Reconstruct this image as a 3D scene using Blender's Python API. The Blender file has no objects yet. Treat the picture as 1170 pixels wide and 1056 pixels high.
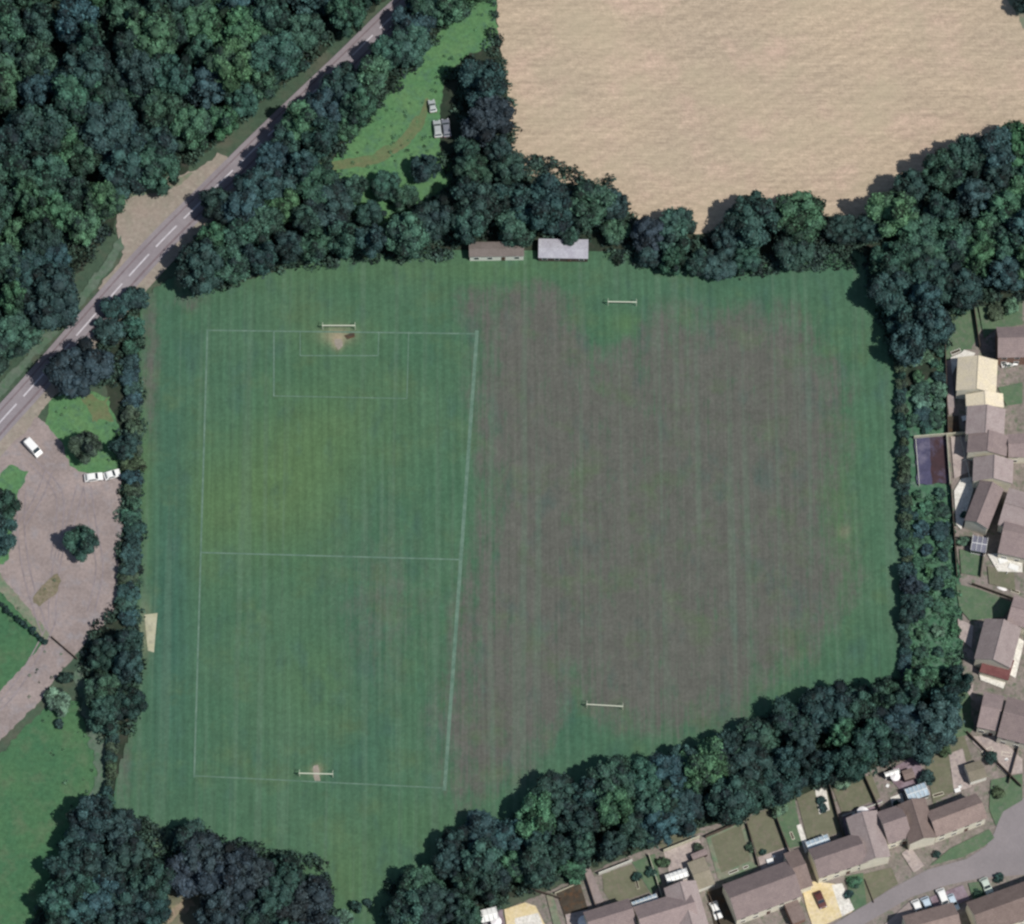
import bpy, math, random
import numpy as np
from mathutils import Vector, Matrix, noise
R = math.radians
random.seed(7); rng = np.random.default_rng(7)
sc = bpy.context.scene
COL = sc.collection

# ------------------------------------------------------------------ camera
D = 1200.0; TILT = R(22); SPAN = 230.0
cam = bpy.data.cameras.new('camera'); camo = bpy.data.objects.new('camera', cam); COL.objects.link(camo)
camo.location = (0, -D*math.sin(TILT), D*math.cos(TILT)); camo.rotation_euler = (TILT, 0, 0)
cam.sensor_width = 36; cam.lens = 36*D/SPAN; cam.clip_start = 10; cam.clip_end = 20000
sc.camera = camo
CT, ST = math.cos(TILT), math.sin(TILT)
K = SPAN/1170/D
def G(px, py, z=0.0):
    """map point of the survey image -> place on the plane at height z"""
    x = (px-585)*K; y = (528-py)*K
    dx, dy, dz = x, y*CT+ST, y*ST-CT
    cx, cy, cz = camo.location
    t = (z-cz)/dz
    return Vector((cx+dx*t, cy+dy*t, z))
def P(x, y, z=0.0):
    cx, cy, cz = camo.location
    vx, vy, vz = x-cx, y-cy, z-cz
    a = vy*CT+vz*ST; b = vy*ST-vz*CT
    return vx/b/K+585, 528-a/b/K

# ------------------------------------------------------------------ world, sun
SUN_EL = R(57)
sun_dir = Vector((math.cos(R(31)), -math.sin(R(31)), 0)).normalized()*math.cos(SUN_EL) + Vector((0, 0, math.sin(SUN_EL)))
w = bpy.data.worlds.new('World'); sc.world = w; w.use_nodes = True
nt = w.node_tree; bg = nt.nodes['Background']
sky = nt.nodes.new('ShaderNodeTexSky'); sky.sky_type = 'NISHITA'; sky.sun_disc = False
sky.sun_elevation = SUN_EL; sky.sun_rotation = math.atan2(sun_dir.x, sun_dir.y)
sky.air_density = 1.3; sky.dust_density = 1.0
nt.links.new(sky.outputs[0], bg.inputs[0]); bg.inputs[1].default_value = 0.075
sl = bpy.data.lights.new('sun', 'SUN'); sl.energy = 4.5; sl.angle = R(0.5); sl.color = (1, .96, .9)
so = bpy.data.objects.new('sun', sl); COL.objects.link(so)
so.rotation_euler = (-sun_dir).to_track_quat('-Z', 'Y').to_euler(); so.location = sun_dir*300
sc.view_settings.view_transform = 'Standard'; sc.view_settings.look = 'None'
sc.view_settings.exposure = -0.14; sc.view_settings.gamma = 1
sc.render.engine = 'CYCLES'
sc.cycles.pixel_filter_type = 'BLACKMAN_HARRIS'; sc.cycles.filter_width = 2.5
sc.cycles.max_bounces = 5; sc.cycles.diffuse_bounces = 3

# ------------------------------------------------------------------ materials
def lerp(a, b, t): return tuple(a[i]+(b[i]-a[i])*t for i in range(3))
class N:
    def __init__(s, name):
        s.m = bpy.data.materials.new(name); s.m.use_nodes = True; s.t = s.m.node_tree
        s.b = s.t.nodes['Principled BSDF']; s.b.inputs['Roughness'].default_value = .9
        s.b.inputs['Specular IOR Level'].default_value = .2
    def n(s, ty, **kw):
        o = s.t.nodes.new(ty)
        for k, v in kw.items(): setattr(o, k, v)
        return o
    def l(s, a, b): s.t.links.new(a, b)
    def pos(s, scale=(1, 1, 1), rot=0, obj=False):
        tc = s.n('ShaderNodeTexCoord') if obj else s.n('ShaderNodeNewGeometry')
        mp = s.n('ShaderNodeMapping'); mp.inputs['Scale'].default_value = scale; mp.inputs['Rotation'].default_value = (0, 0, rot)
        s.l(tc.outputs['Object' if obj else 'Position'], mp.inputs[0]); return mp.outputs[0]
    def noise(s, vec, sc_, det=4, rough=.6):
        o = s.n('ShaderNodeTexNoise'); o.inputs['Scale'].default_value = sc_; o.inputs['Detail'].default_value = det
        o.inputs['Roughness'].default_value = rough; s.l(vec, o.inputs['Vector']); return o.outputs['Fac']
    def ramp(s, f, a, b, lo=0., hi=1.):
        o = s.n('ShaderNodeMapRange'); o.inputs[1].default_value = a; o.inputs[2].default_value = b
        o.inputs[3].default_value = lo; o.inputs[4].default_value = hi; s.l(f, o.inputs[0]); return o.outputs[0]
    def mix(s, f, a, b, mode='MIX'):
        o = s.n('ShaderNodeMix', data_type='RGBA', blend_type=mode)
        for v, i in ((f, 0), (a, 6), (b, 7)):
            if isinstance(v, bpy.types.NodeSocket): s.l(v, o.inputs[i])
            elif i == 0: o.inputs[0].default_value = v
            else: o.inputs[i].default_value = (*v, 1)
        return o.outputs[2]
    def math(s, op, a, b=0.):
        o = s.n('ShaderNodeMath', operation=op)
        for i, v in ((0, a), (1, b)):
            if isinstance(v, bpy.types.NodeSocket): s.l(v, o.inputs[i])
            else: o.inputs[i].default_value = v
        return o.outputs[0]
    def val(s, col, f):   # multiply colour by a value
        o = s.n('ShaderNodeVectorMath', operation='SCALE')
        if isinstance(col, bpy.types.NodeSocket): s.l(col, o.inputs[0])
        else: o.inputs[0].default_value = col
        s.l(f, o.inputs['Scale']); return o.outputs[0]
    def bump(s, h, st=.5, d=.1):
        o = s.n('ShaderNodeBump'); o.inputs['Strength'].default_value = st; o.inputs['Distance'].default_value = d
        s.l(h, o.inputs['Height']); s.l(o.outputs[0], s.b.inputs['Normal'])
    def out(s, c):
        if isinstance(c, bpy.types.NodeSocket): s.l(c, s.b.inputs['Base Color'])
        else: s.b.inputs['Base Color'].default_value = (*c, 1)
        return s.m

def ground_mat(name, c1, c2, c3=None, s1=.12, s2=1.5, fine=(.75, 1.25), patch=(.35, .65)):
    q = N(name); p = q.pos()
    a = q.ramp(q.noise(p, s1, 5), *patch); c = q.mix(a, c1, c2)
    if c3: c = q.mix(q.ramp(q.noise(q.pos((1, 1, 1), .7), s1*2.7, 5), .5, .7), c, c3)
    f = q.noise(p, s2, 5, .75)
    q.bump(f, .5, .12)
    return q.out(q.val(c, q.ramp(f, .25, .75, *fine)))
def plain(name, c, rough=.6, var=.25, scale=1.2, metal=0, spec=.4):
    q = N(name); f = q.noise(q.pos(), scale, 4, .7)
    q.b.inputs['Roughness'].default_value = rough; q.b.inputs['Metallic'].default_value = metal
    q.b.inputs['Specular IOR Level'].default_value = spec
    return q.out(q.val(c, q.ramp(f, .25, .75, 1-var, 1+var)))
def roof_mat(name, c1, c2):
    q = N(name); tc = q.pos(obj=True)
    f = q.noise(q.pos(), .5, 5, .7); c = q.mix(q.ramp(f, .35, .65), c1, c2)
    wv = q.n('ShaderNodeTexWave'); wv.wave_type = 'BANDS'; wv.bands_direction = 'Y'; wv.inputs['Scale'].default_value = .9
    wv.inputs['Distortion'].default_value = .6; q.l(tc, wv.inputs['Vector'])
    q.bump(wv.outputs['Fac'], .35, .05)
    g = q.noise(q.pos((1, 1, 1), .3), 3.5, 4, .8)
    oi_ = q.n('ShaderNodeObjectInfo'); c = q.val(c, q.ramp(oi_.outputs['Random'], 0, 1, .82, 1.16))
    g3 = q.noise(q.pos((1, 1, 1), .8), .9, 5, .8); c = q.mix(q.ramp(g3, .58, .75, 0, .5), c, (.16, .15, .11) if c1[0] < .5 else (.5, .43, .33))
    return q.out(q.val(q.val(c, q.ramp(wv.outputs['Fac'], 0, 1, .85, 1.08)), q.ramp(g, .3, .7, .75, 1.25)))

M = {}
M['ground'] = ground_mat('rough_grass', (.045, .078, .052), (.065, .098, .062), (.09, .095, .07), .05, .9)
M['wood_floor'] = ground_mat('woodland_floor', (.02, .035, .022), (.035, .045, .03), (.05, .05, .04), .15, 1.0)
M['meadow'] = ground_mat('meadow_grass', (.046, .125, .062), (.065, .145, .066), (.085, .14, .075), .09, .9, (.68, 1.3))
M['glade'] = ground_mat('glade_grass', (.075, .18, .078), (.10, .20, .085), (.07, .15, .09), .15, 1.1, (.65, 1.3))
M['scrub'] = ground_mat('scrub_grass', (.05, .13, .075), (.07, .155, .09), (.11, .17, .13), .3, 1.0, (.6, 1.3))
M['verge'] = ground_mat('verge_grass', (.12, .18, .11), (.20, .20, .15), (.22, .19, .15), .25, 1.2)
M['lay_green'] = ground_mat('grey_green_verge', (.075, .125, .085), (.115, .145, .115), (.065, .13, .075), .25, 1.2)
M['dirt'] = ground_mat('bare_earth', (.26, .20, .15), (.20, .20, .12), (.30, .24, .19), .35, 1.3)
M['gravel'] = ground_mat('gravel', (.235, .195, .185), (.315, .26, .245), (.26, .235, .24), .12, 1.3, (.74, 1.2))
M['rut'] = plain('pressed_gravel', (.235, .20, .205), .95, .3, .5)
M['track'] = ground_mat('worn_track', (.10, .155, .07), (.135, .145, .075), None, .4, 1.2)
M['mound'] = ground_mat('weedy_mound', (.16, .14, .09), (.24, .20, .15), (.12, .13, .07), .6, 1.6, (.6, 1.3))
M['tarmac'] = ground_mat('tarmac', (.215, .19, .205), (.26, .235, .25), None, .15, 1.8, (.88, 1.1))
M['lay'] = ground_mat('shoulder', (.28, .235, .20), (.24, .22, .18), (.31, .27, .23), .3, 1.2)
M['worn'] = plain('worn_tarmac', (.165, .13, .14), .9, .3, 1.0)
M['paint'] = plain('road_paint', (.50, .48, .51), .7, .25, 1.4)
M['kerb'] = plain('kerb_stone', (.34, .30, .29), .8)
M['yard'] = ground_mat('estate_ground', (.18, .16, .14), (.25, .21, .195), (.11, .14, .09), .3, 1.5, (.65, 1.3))
M['road2'] = ground_mat('estate_tarmac', (.215, .195, .20), (.25, .225, .23), None, .1, 1.8, (.9, 1.08))
M['lawn_olive'] = ground_mat('dry_lawn', (.125, .13, .085), (.155, .155, .105), (.17, .15, .115), .35, 1.6, (.85, 1.15))
M['lawn_green'] = ground_mat('green_lawn', (.075, .13, .075), (.105, .155, .09), (.13, .15, .11), .35, 1.6, (.85, 1.15))
M['patio'] = ground_mat('paving', (.34, .28, .26), (.42, .36, .33), (.26, .22, .22), .5, 1.8, (.75, 1.2))
M['patio_white'] = ground_mat('pale_paving', (.62, .60, .54), (.75, .72, .66), (.5, .46, .42), .6, 1.8, (.7, 1.2))
M['patio_gold'] = ground_mat('golden_gravel', (.58, .46, .24), (.66, .56, .36), (.62, .52, .38), .4, 1.6, (.8, 1.15))
M['patio_mauve'] = ground_mat('mauve_paving', (.18, .13, .15), (.25, .20, .23), None, .5, 1.6)
M['deck'] = ground_mat('dark_deck', (.05, .05, .09), (.085, .08, .14), (.13, .12, .17), .15, 1.0)
M['deck2'] = ground_mat('maroon_deck', (.045, .028, .032), (.065, .035, .04), (.08, .07, .11), .15, 1.0)
M['soil'] = ground_mat('garden_soil_and_drive_shade', (.05, .04, .03), (.07, .06, .045), (.10, .055, .03), .3, 1.2)  # real bare soil; its dark tone also paints the shade on one driveway
M['concrete'] = ground_mat('pale_concrete', (.38, .37, .25), (.44, .42, .31), (.30, .29, .22), .4, 1.4, (.85, 1.1))
M['render'] = plain('cream_render', (.72, .68, .56), .8, .14, .8)
M['white_wall'] = plain('white_render', (.74, .73, .66), .8, .12, .8)
M['brick'] = plain('brown_brick', (.22, .13, .10), .9, .2, 3)
M['dark_wall'] = plain('dark_timber_wall', (.07, .05, .045), .9, .2, 2)
M['glass'] = plain('window_glass', (.03, .04, .05), .1, .1, 1, 0, .6)
M['frame'] = plain('white_upvc', (.75, .75, .73), .4, .06)
M['door'] = plain('painted_door', (.10, .05, .04), .5, .2)
M['chimney'] = plain('chimney_brick', (.26, .15, .11), .9, .2, 3)
M['cons'] = plain('conservatory_glazing', (.36, .45, .52), .25, .25, .7, 0, .6)
M['slate_glass'] = plain('slate_blue_panel', (.16, .16, .20), .4, .2)
M['roof_mauve'] = roof_mat('mauve_tiles', (.235, .185, .182), (.285, .225, .215))
M['roof_brown'] = roof_mat('brown_tiles', (.205, .155, .14), (.255, .195, .175))
M['roof_grey'] = roof_mat('grey_tiles', (.26, .21, .205), (.31, .26, .25))
M['roof_red'] = roof_mat('red_brown_tiles', (.13, .05, .05), (.18, .08, .075))
M['roof_cream'] = roof_mat('cream_tiles', (.66, .58, .42), (.60, .53, .42))
M['roof_olive'] = roof_mat('mossy_roofing', (.21, .19, .14), (.25, .22, .17))
M['roof_tin'] = roof_mat('pale_tin', (.46, .46, .50), (.36, .35, .40))
M['roof_felt'] = roof_mat('brown_felt', (.135, .115, .105), (.165, .14, .13))
M['fence_dark'] = plain('weathered_fence', (.10, .075, .06), .9, .3, 2)
M['fence_pale'] = plain('pale_fence', (.50, .48, .37), .9, .2, 2)
M['fence_white'] = plain('whitewashed_fence', (.62, .62, .56), .8, .2, 2)
M['steel'] = plain('white_goal_paint', (.60, .62, .50), .5, .1)
M['car_white'] = plain('white_car_paint', (.80, .80, .78), .3, .04, 1, 0, .5)
M['car_blue'] = plain('pale_blue_car_paint', (.48, .58, .66), .3, .05, 1, 0, .5)
M['car_silver'] = plain('silver_car_paint', (.42, .45, .44), .35, .1, 1, .2, .5)
M['car_grey'] = plain('grey_car_paint', (.20, .21, .24), .35, .1, 1, .2, .5)
M['car_dark'] = plain('dark_red_car_paint', (.10, .035, .03), .3, .1, 1, 0, .5)
M['car_sage'] = plain('pale_sage_car_paint', (.50, .57, .50), .35, .05, 1, 0, .5)
M['tyre'] = plain('tyre_rubber', (.02, .02, .02), .8, .1)
M['rim'] = plain('wheel_rim', (.4, .4, .42), .4, .1, 1, .6)
M['lamp'] = plain('headlamp_glass', (.7, .72, .75), .15, .05)
M['lamp_red'] = plain('tail_lamp', (.35, .02, .02), .3, .05)
M['canvas'] = plain('white_canvas', (.85, .82, .82), .8, .05)
M['wood'] = plain('trunk_bark', (.09, .07, .055), .95, .3, 3)

# foliage: leaf tint is the crown object's own colour times per-leaf variation
q = N('foliage')
oi = q.n('ShaderNodeObjectInfo'); at = q.n('ShaderNodeAttribute', attribute_name='leaf')
f = q.noise(q.pos(), .55, 4, .7)
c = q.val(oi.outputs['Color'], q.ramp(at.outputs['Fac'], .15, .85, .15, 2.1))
c = q.val(c, q.ramp(f, .3, .7, .7, 1.3))
g2 = q.noise(q.pos((1, 1, 1), .9), .16, 3, .6)
c = q.mix(q.ramp(g2, .45, .7, 0, .35), c, (.030, .052, .070))
q.b.inputs['Roughness'].default_value = .75; q.b.inputs['Specular IOR Level'].default_value = .25
M['leaf'] = q.out(c)

# stubble
q = N('stubble'); p = q.pos()
c = q.mix(q.ramp(q.noise(p, .03, 4), .35, .65), (.435, .345, .25), (.385, .31, .23))
c = q.mix(q.ramp(q.noise(q.pos((1, 1, 1), 1), .08, 4), .5, .75), c, (.47, .345, .27))
f1 = q.noise(q.pos((.75, 1.1, 1), .5), 1.0, 6, .75)
f2 = q.noise(q.pos((.10, 1.5, 1), R(-24)), 1.0, 5, .75); f4 = q.noise(q.pos((.05, .9, 1), R(-12)), .5, 4, .6)
f3 = q.noise(p, 3.0, 3, .8)
c = q.val(c, q.ramp(f1, .3, .7, .78, 1.2)); c = q.val(c, q.ramp(f2, .3, .7, .84, 1.16)); c = q.val(c, q.ramp(f4, .35, .65, .95, 1.05)); c = q.val(c, q.ramp(f3, .3, .7, .82, 1.18))
ws = q.n('ShaderNodeTexWave'); ws.wave_type = 'BANDS'; ws.bands_direction = 'Y'; ws.inputs['Scale'].default_value = .11; ws.inputs['Distortion'].default_value = 5.; ws.inputs['Detail'].default_value = 3; ws.inputs['Detail Scale'].default_value = .12
q.l(q.pos((1, 1, 1), R(-28)), ws.inputs['Vector']); c = q.val(c, q.ramp(ws.outputs['Fac'], 0, 1, .955, 1.045))
c = q.mix(q.ramp(q.noise(q.pos((1, 1, 1), 2), .045, 5, .6), .48, .7, 0, .6), c, (.40, .345, .24))
q.bump(f1, .5, .15); M['stubble'] = q.out(c)

# playing field
q = N('mown_grass'); p = q.pos()
dry = q.n('ShaderNodeAttribute', attribute_name='dry').outputs['Fac']
lush = q.n('ShaderNodeAttribute', attribute_name='lush').outputs['Fac']
bare = q.n('ShaderNodeAttribute', attribute_name='bare').outputs['Fac']
teal = q.n('ShaderNodeAttribute', attribute_name='teal').outputs['Fac']
st = q.noise(q.pos((1.9, .035, 1), R(-2.6)), 1.0, 5, .75)
st2 = q.noise(q.pos((.35, .03, 1), R(-2.6)), 1.0, 3, .6)
wv = q.n('ShaderNodeTexWave'); wv.wave_type = 'BANDS'; wv.bands_direction = 'X'; wv.wave_profile = 'SIN'
wv.inputs['Scale'].default_value = .155; wv.inputs['Distortion'].default_value = 1.3; wv.inputs['Detail'].default_value = 2
wv.inputs['Detail Scale'].default_value = .3
q.l(q.pos((1, 1, 1), R(-2.6)), wv.inputs['Vector'])
c = q.mix(q.ramp(q.noise(p, .05, 4), .35, .65), (.050, .118, .068), (.062, .128, .074))
c = q.mix(lush, c, (.082, .146, .062)); c = q.mix(teal, c, (.041, .106, .075))
dd = q.math('ADD', dry, q.math('ADD', q.ramp(st, .3, .7, -.3, .3), q.ramp(q.noise(q.pos((1, .55, 1)), .35, 6, .75), .3, .7, -.45, .45))); dd = q.math('ADD', dd, q.ramp(st2, .3, .7, -.22, .22))
fl = q.ramp(q.noise(q.pos((2.4, .014, 1), R(-2.6)), 1., 3, .6), .60, .72, 0, .40); dd = q.math('SUBTRACT', dd, fl)
dd = q.math('MULTIPLY', q.ramp(dd, -.05, .85, 0, .95), q.ramp(dry, 0., .3))
c = q.mix(dd, c, (.100, .099, .087))
hn = q.noise(p, .09, 5, .65); hn2 = q.noise(q.pos((1, .5, 1), .4), .16, 4, .6)
c = q.mix(q.ramp(hn, .52, .72, 0, .6), c, (.080, .128, .062)); c = q.mix(q.ramp(hn2, .55, .75, 0, .5), c, (.045, .095, .082))
c = q.val(c, q.ramp(fl, 0, .4, 1, 1.08)); c = q.mix(bare, c, (.30, .25, .17))
wa = q.math('MULTIPLY', q.ramp(wv.outputs['Fac'], 0, 1, -.06, .06), q.ramp(dd, 0, .8, 1, .35)); c = q.val(c, q.math('ADD', wa, 1.))
c = q.val(c, q.ramp(st, .3, .7, .88, 1.12))
pb = q.ramp(q.noise(q.pos((.55, .008, 1), R(-2.6)), 1., 2, .5), .56, .66, 0, .30); c = q.mix(pb, c, (.105, .165, .115))
fn = q.noise(p, 1.3, 5, .8); c = q.val(c, q.ramp(fn, .3, .7, .80, 1.20))
c = q.val(c, q.ramp(q.noise(p, .22, 5, .75), .3, .7, .88, 1.12))
q.bump(fn, .4, .08); M['pitch'] = q.out(c)
# faded pitch paint
q = N('faded_line_paint'); f = q.noise(q.pos(), .6, 5, .8)
M['line'] = q.out(q.mix(q.ramp(f, .35, .7), (.075, .14, .10), (.15, .225, .175)))

# ------------------------------------------------------------------ mesh helpers
def setp(o, label=None, cat=None, group=None, kind=None):
    if label: o['label'] = label
    if cat: o['category'] = cat
    if group: o['group'] = group
    if kind: o['kind'] = kind
    return o
def mesh_obj(name, verts, faces, m, parent=None):
    me = bpy.data.meshes.new(name); me.from_pydata([tuple(v) for v in verts], [], faces); me.update()
    me.materials.append(M[m] if isinstance(m, str) else m)
    o = bpy.data.objects.new(name, me); COL.objects.link(o)
    if parent: o.parent = parent
    return o
def empty(name, loc, rz, label, cat, group=None):
    o = bpy.data.objects.new(name, None); COL.objects.link(o); o.empty_display_size = .5
    o.location = loc; o.rotation_euler = (0, 0, rz); return setp(o, label, cat, group)
class MB:
    def __init__(s): s.v = []; s.f = []
    def box(s, x0, x1, y0, y1, z0, z1):
        b = len(s.v); s.v += [(x0,y0,z0),(x1,y0,z0),(x1,y1,z0),(x0,y1,z0),(x0,y0,z1),(x1,y0,z1),(x1,y1,z1),(x0,y1,z1)]
        s.f += [tuple(b+i for i in q_) for q_ in ((0,3,2,1),(4,5,6,7),(0,1,5,4),(1,2,6,5),(2,3,7,6),(3,0,4,7))]; return s
    def prism(s, pts, axis_lo, axis_hi, axis='y'):   # pts in (x,z) extruded along y
        b = len(s.v); n = len(pts)
        for a in (axis_lo, axis_hi):
            for (u, z) in pts: s.v.append((u, a, z) if axis == 'y' else (a, u, z))
        s.f += [tuple(range(b, b+n)), tuple(range(b+2*n-1, b+n-1, -1))]
        s.f += [(b+i, b+n+i, b+n+(i+1) % n, b+(i+1) % n) for i in range(n)]; return s
    def tube(s, p0, p1, r0, r1, n=8):
        p0, p1 = Vector(p0), Vector(p1); d = (p1-p0).normalized()
        a = d.orthogonal().normalized(); c_ = d.cross(a); b = len(s.v)
        for p_, r in ((p0, r0), (p1, r1)):
            for i in range(n):
                t = 2*math.pi*i/n; s.v.append(tuple(p_+a*r*math.cos(t)+c_*r*math.sin(t)))
        s.f += [(b+i, b+(i+1) % n, b+n+(i+1) % n, b+n+i) for i in range(n)]
        s.f += [tuple(range(b+n-1, b-1, -1)), tuple(range(b+n, b+2*n))]; return s
    def build(s, name, m, parent=None): return mesh_obj(name, s.v, s.f, m, parent)

ZL = [0.012]
def nextz(): ZL[0] += .006; return ZL[0]
def densify(pts, step=14, jit=0):
    out = []
    for i in range(len(pts)):
        a, b = Vector(pts[i]), Vector(pts[(i+1) % len(pts)]); n = max(1, int((b-a).length/step))
        for k in range(n):
            p_ = a.lerp(b, k/n)
            if jit: p_ += Vector((random.uniform(-jit, jit), random.uniform(-jit, jit)))
            out.append((p_.x, p_.y))
    return out
def sheet(name, pts, m, jit=0, z=None, step=14):
    """flat area given by its outline in map units"""
    z = nextz() if z is None else z
    pp = densify(pts, 3.5) if jit else pts
    if jit:
        k = min(jit, 3)*1.15; pp = [(x+k*(noise.noise(Vector((x*.09, y*.09, 1)))*1.6+noise.noise(Vector((x*.3, y*.3, 7)))), y+k*(noise.noise(Vector((x*.09, y*.09, 3)))*1.6+noise.noise(Vector((x*.3, y*.3, 9))))) for x, y in pp]
    import mathutils
    v = [G(x, y, 0) for x, y in pp]
    tri = mathutils.geometry.tessellate_polygon([[Vector((a.x, a.y, 0)) for a in v]])
    o = mesh_obj(name, [(a.x, a.y, z) for a in v], [tuple(t) for t in tri], m)
    me = o.data
    if me.polygons[0].normal.z < 0: me.flip_normals()
    return setp(o, kind='structure')
def ribbon_pts(pts, w):   # world polyline -> left/right offset
    L, Rr = [], []
    for i, p_ in enumerate(pts):
        a = pts[max(0, i-1)]; b = pts[min(len(pts)-1, i+1)]; d = (b-a).normalized(); n = Vector((-d.y, d.x, 0))
        L.append(p_+n*w/2); Rr.append(p_-n*w/2)
    return L, Rr
def ribbon(name, pts, w, m, off=0, z=None, kind='structure', h=0):
    z = nextz() if z is None else z
    if off:
        L, Rr = ribbon_pts(pts, 2*abs(off)); pts = L if off > 0 else Rr
    L, Rr = ribbon_pts(pts, w); n = len(pts)
    if h == 0:
        o = mesh_obj(name, [(a.x, a.y, z) for a in L+Rr], [(i, n+i, n+i+1, i+1) for i in range(n-1)], m)
    else:
        v = [(a.x, a.y, z) for a in L+Rr]+[(a.x, a.y, h) for a in L+Rr]
        f_ = []
        for i in range(n-1):
            f_ += [(2*n+i, 3*n+i, 3*n+i+1, 2*n+i+1), (i, i+1, 2*n+i+1, 2*n+i), (n+i+1, n+i, 3*n+i, 3*n+i+1)]
        f_ += [(0, 2*n, 3*n, n), (n-1, 2*n-1, 4*n-1, 3*n-1)]
        o = mesh_obj(name, v, f_, m)
    return setp(o, kind=kind)
def smooth_line(px, n=8):
    pts = [G(*a) for a in px]; out = []
    for i in range(len(pts)-1):
        p0 = pts[max(0, i-1)]; p1 = pts[i]; p2 = pts[i+1]; p3 = pts[min(len(pts)-1, i+2)]
        for k in range(n):
            t = k/n; out.append(.5*((2*p1)+(-p0+p2)*t+(2*p0-5*p1+4*p2-p3)*t*t+(-p0+3*p1-3*p2+p3)*t**3))
    out.append(pts[-1]); return out

def off_line(pts, d): L, Rr = ribbon_pts(pts, 2*abs(d)); return L if d < 0 else Rr
# ------------------------------------------------------------------ ground sheets
WOODS = []
g = mesh_obj('ground', [(-1500, -1500, 0), (1500, -1500, 0), (1500, 1500, 0), (-1500, 1500, 0)], [(0, 1, 2, 3)], 'ground'); setp(g, kind='structure')
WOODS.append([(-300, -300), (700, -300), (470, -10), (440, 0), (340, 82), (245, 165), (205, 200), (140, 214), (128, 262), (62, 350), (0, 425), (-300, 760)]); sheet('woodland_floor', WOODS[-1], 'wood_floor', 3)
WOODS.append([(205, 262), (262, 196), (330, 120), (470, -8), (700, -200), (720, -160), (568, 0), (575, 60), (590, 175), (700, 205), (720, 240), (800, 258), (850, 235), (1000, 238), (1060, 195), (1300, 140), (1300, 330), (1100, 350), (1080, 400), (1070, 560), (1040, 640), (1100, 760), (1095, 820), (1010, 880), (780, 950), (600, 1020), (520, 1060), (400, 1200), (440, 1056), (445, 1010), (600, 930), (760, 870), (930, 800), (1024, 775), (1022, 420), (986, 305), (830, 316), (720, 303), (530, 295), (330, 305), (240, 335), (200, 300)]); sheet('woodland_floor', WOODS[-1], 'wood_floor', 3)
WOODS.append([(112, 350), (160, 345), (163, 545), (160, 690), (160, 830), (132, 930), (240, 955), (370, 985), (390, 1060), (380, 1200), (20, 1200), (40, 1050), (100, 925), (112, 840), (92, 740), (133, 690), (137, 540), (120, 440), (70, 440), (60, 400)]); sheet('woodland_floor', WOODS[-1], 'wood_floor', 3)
sheet('stubble_field', [(575, -700), (568, 0), (572, 60), (580, 105), (583, 172), (606, 200), (660, 212), (700, 222), (738, 262), (800, 268), (850, 258), (950, 262), (1005, 250), (1050, 215), (1100, 190), (1200, 180), (1500, 100), (1500, -700)], 'stubble', 2)
sheet('farm_track', [(1140, -300), (1148, -5), (1170, 30), (1260, 120), (1400, 160), (1400, 130), (1230, -10), (1190, -300)], 'verge', 2)
sheet('glade_grass', [(600, -260), (566, 0), (572, 40), (556, 55), (525, 70), (505, 100), (504, 170), (535, 215), (500, 230), (470, 246), (425, 268), (398, 240), (392, 215), (368, 195), (392, 165), (415, 138), (440, 108), (480, 62), (515, 20), (545, -40), (590, -260)], 'glade', 4)
sheet('worn_track', [(352, 188), (380, 184), (425, 177), (455, 160), (478, 132), (487, 112), (492, 116), (485, 140), (464, 168), (436, 186), (400, 194), (360, 198)], 'track', 1.5)
sheet('meadow', [(-400, 830), (0, 862), (40, 820), (70, 792), (88, 800), (100, 840), (112, 850), (112, 895), (102, 925), (62, 990), (36, 1056), (-60, 1300), (-400, 1300)], 'meadow', 2)
sheet('meadow', [(-200, 520), (0, 672), (30, 708), (52, 735), (20, 770), (0, 790), (-200, 900)], 'meadow', 2)
sheet('small_green', [(60, 458), (85, 440), (125, 455), (139, 500), (138, 545), (112, 545), (78, 535), (62, 505), (50, 485)], 'glade', 2)
sheet('bare_earth', [(96, 452), (124, 456), (128, 478), (104, 482)], 'track', 3)
sheet('car_park', [(-220, 560), (0, 505), (28, 470), (50, 482), (72, 508), (80, 533), (112, 547), (138, 545), (140, 600), (136, 650), (134, 685), (124, 708), (104, 728), (92, 740), (84, 755), (62, 776), (44, 804), (0, 846), (-200, 960), (-200, 860), (0, 790), (24, 763), (44, 742), (52, 732), (24, 700), (0, 676), (-220, 640)], 'gravel', 1.5)
sheet('verge', [(0, 500), (25, 478), (62, 438), (74, 440), (48, 470), (30, 492), (6, 512)], 'lay', 2)
sheet('verge', [(0, 655), (22, 684), (58, 726), (54, 733), (28, 706), (0, 676), (-40, 650), (-40, 630)], 'verge', 1.5)
sheet('verge', [(0, 545), (12, 530), (32, 540), (22, 560), (16, 600), (10, 640), (-20, 660), (-60, 600)], 'glade', 2)
for a_ in ([(96, 556), (84, 600), (70, 640), (64, 690), (60, 720), (20, 790), (-20, 830)], [(40, 525), (70, 560), (72, 600), (66, 640)], [(104, 556), (110, 600), (118, 650), (108, 700)], [(30, 560), (28, 600), (34, 650), (48, 700), (56, 722)], [(60, 540), (48, 570), (30, 600)]):
    ribbon('wheel_ruts', smooth_line(a_, 6), .35, 'rut'); ribbon('wheel_ruts', off_line(smooth_line(a_, 6), 1.6), .3, 'rut')
sheet('weedy_mound', [(40, 680), (52, 664), (66, 655), (70, 664), (64, 680), (46, 692), (38, 690)], 'mound', 1.5)
sheet('garden_ground', [(1088, 385), (1110, 372), (1200, 330), (1600, 300), (1600, 1500), (400, 1500), (520, 1060), (600, 1030), (690, 990), (790, 950), (900, 918), (1000, 878), (1066, 850), (1100, 800), (1100, 700), (1086, 560), (1080, 480)], 'yard', 1)
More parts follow.
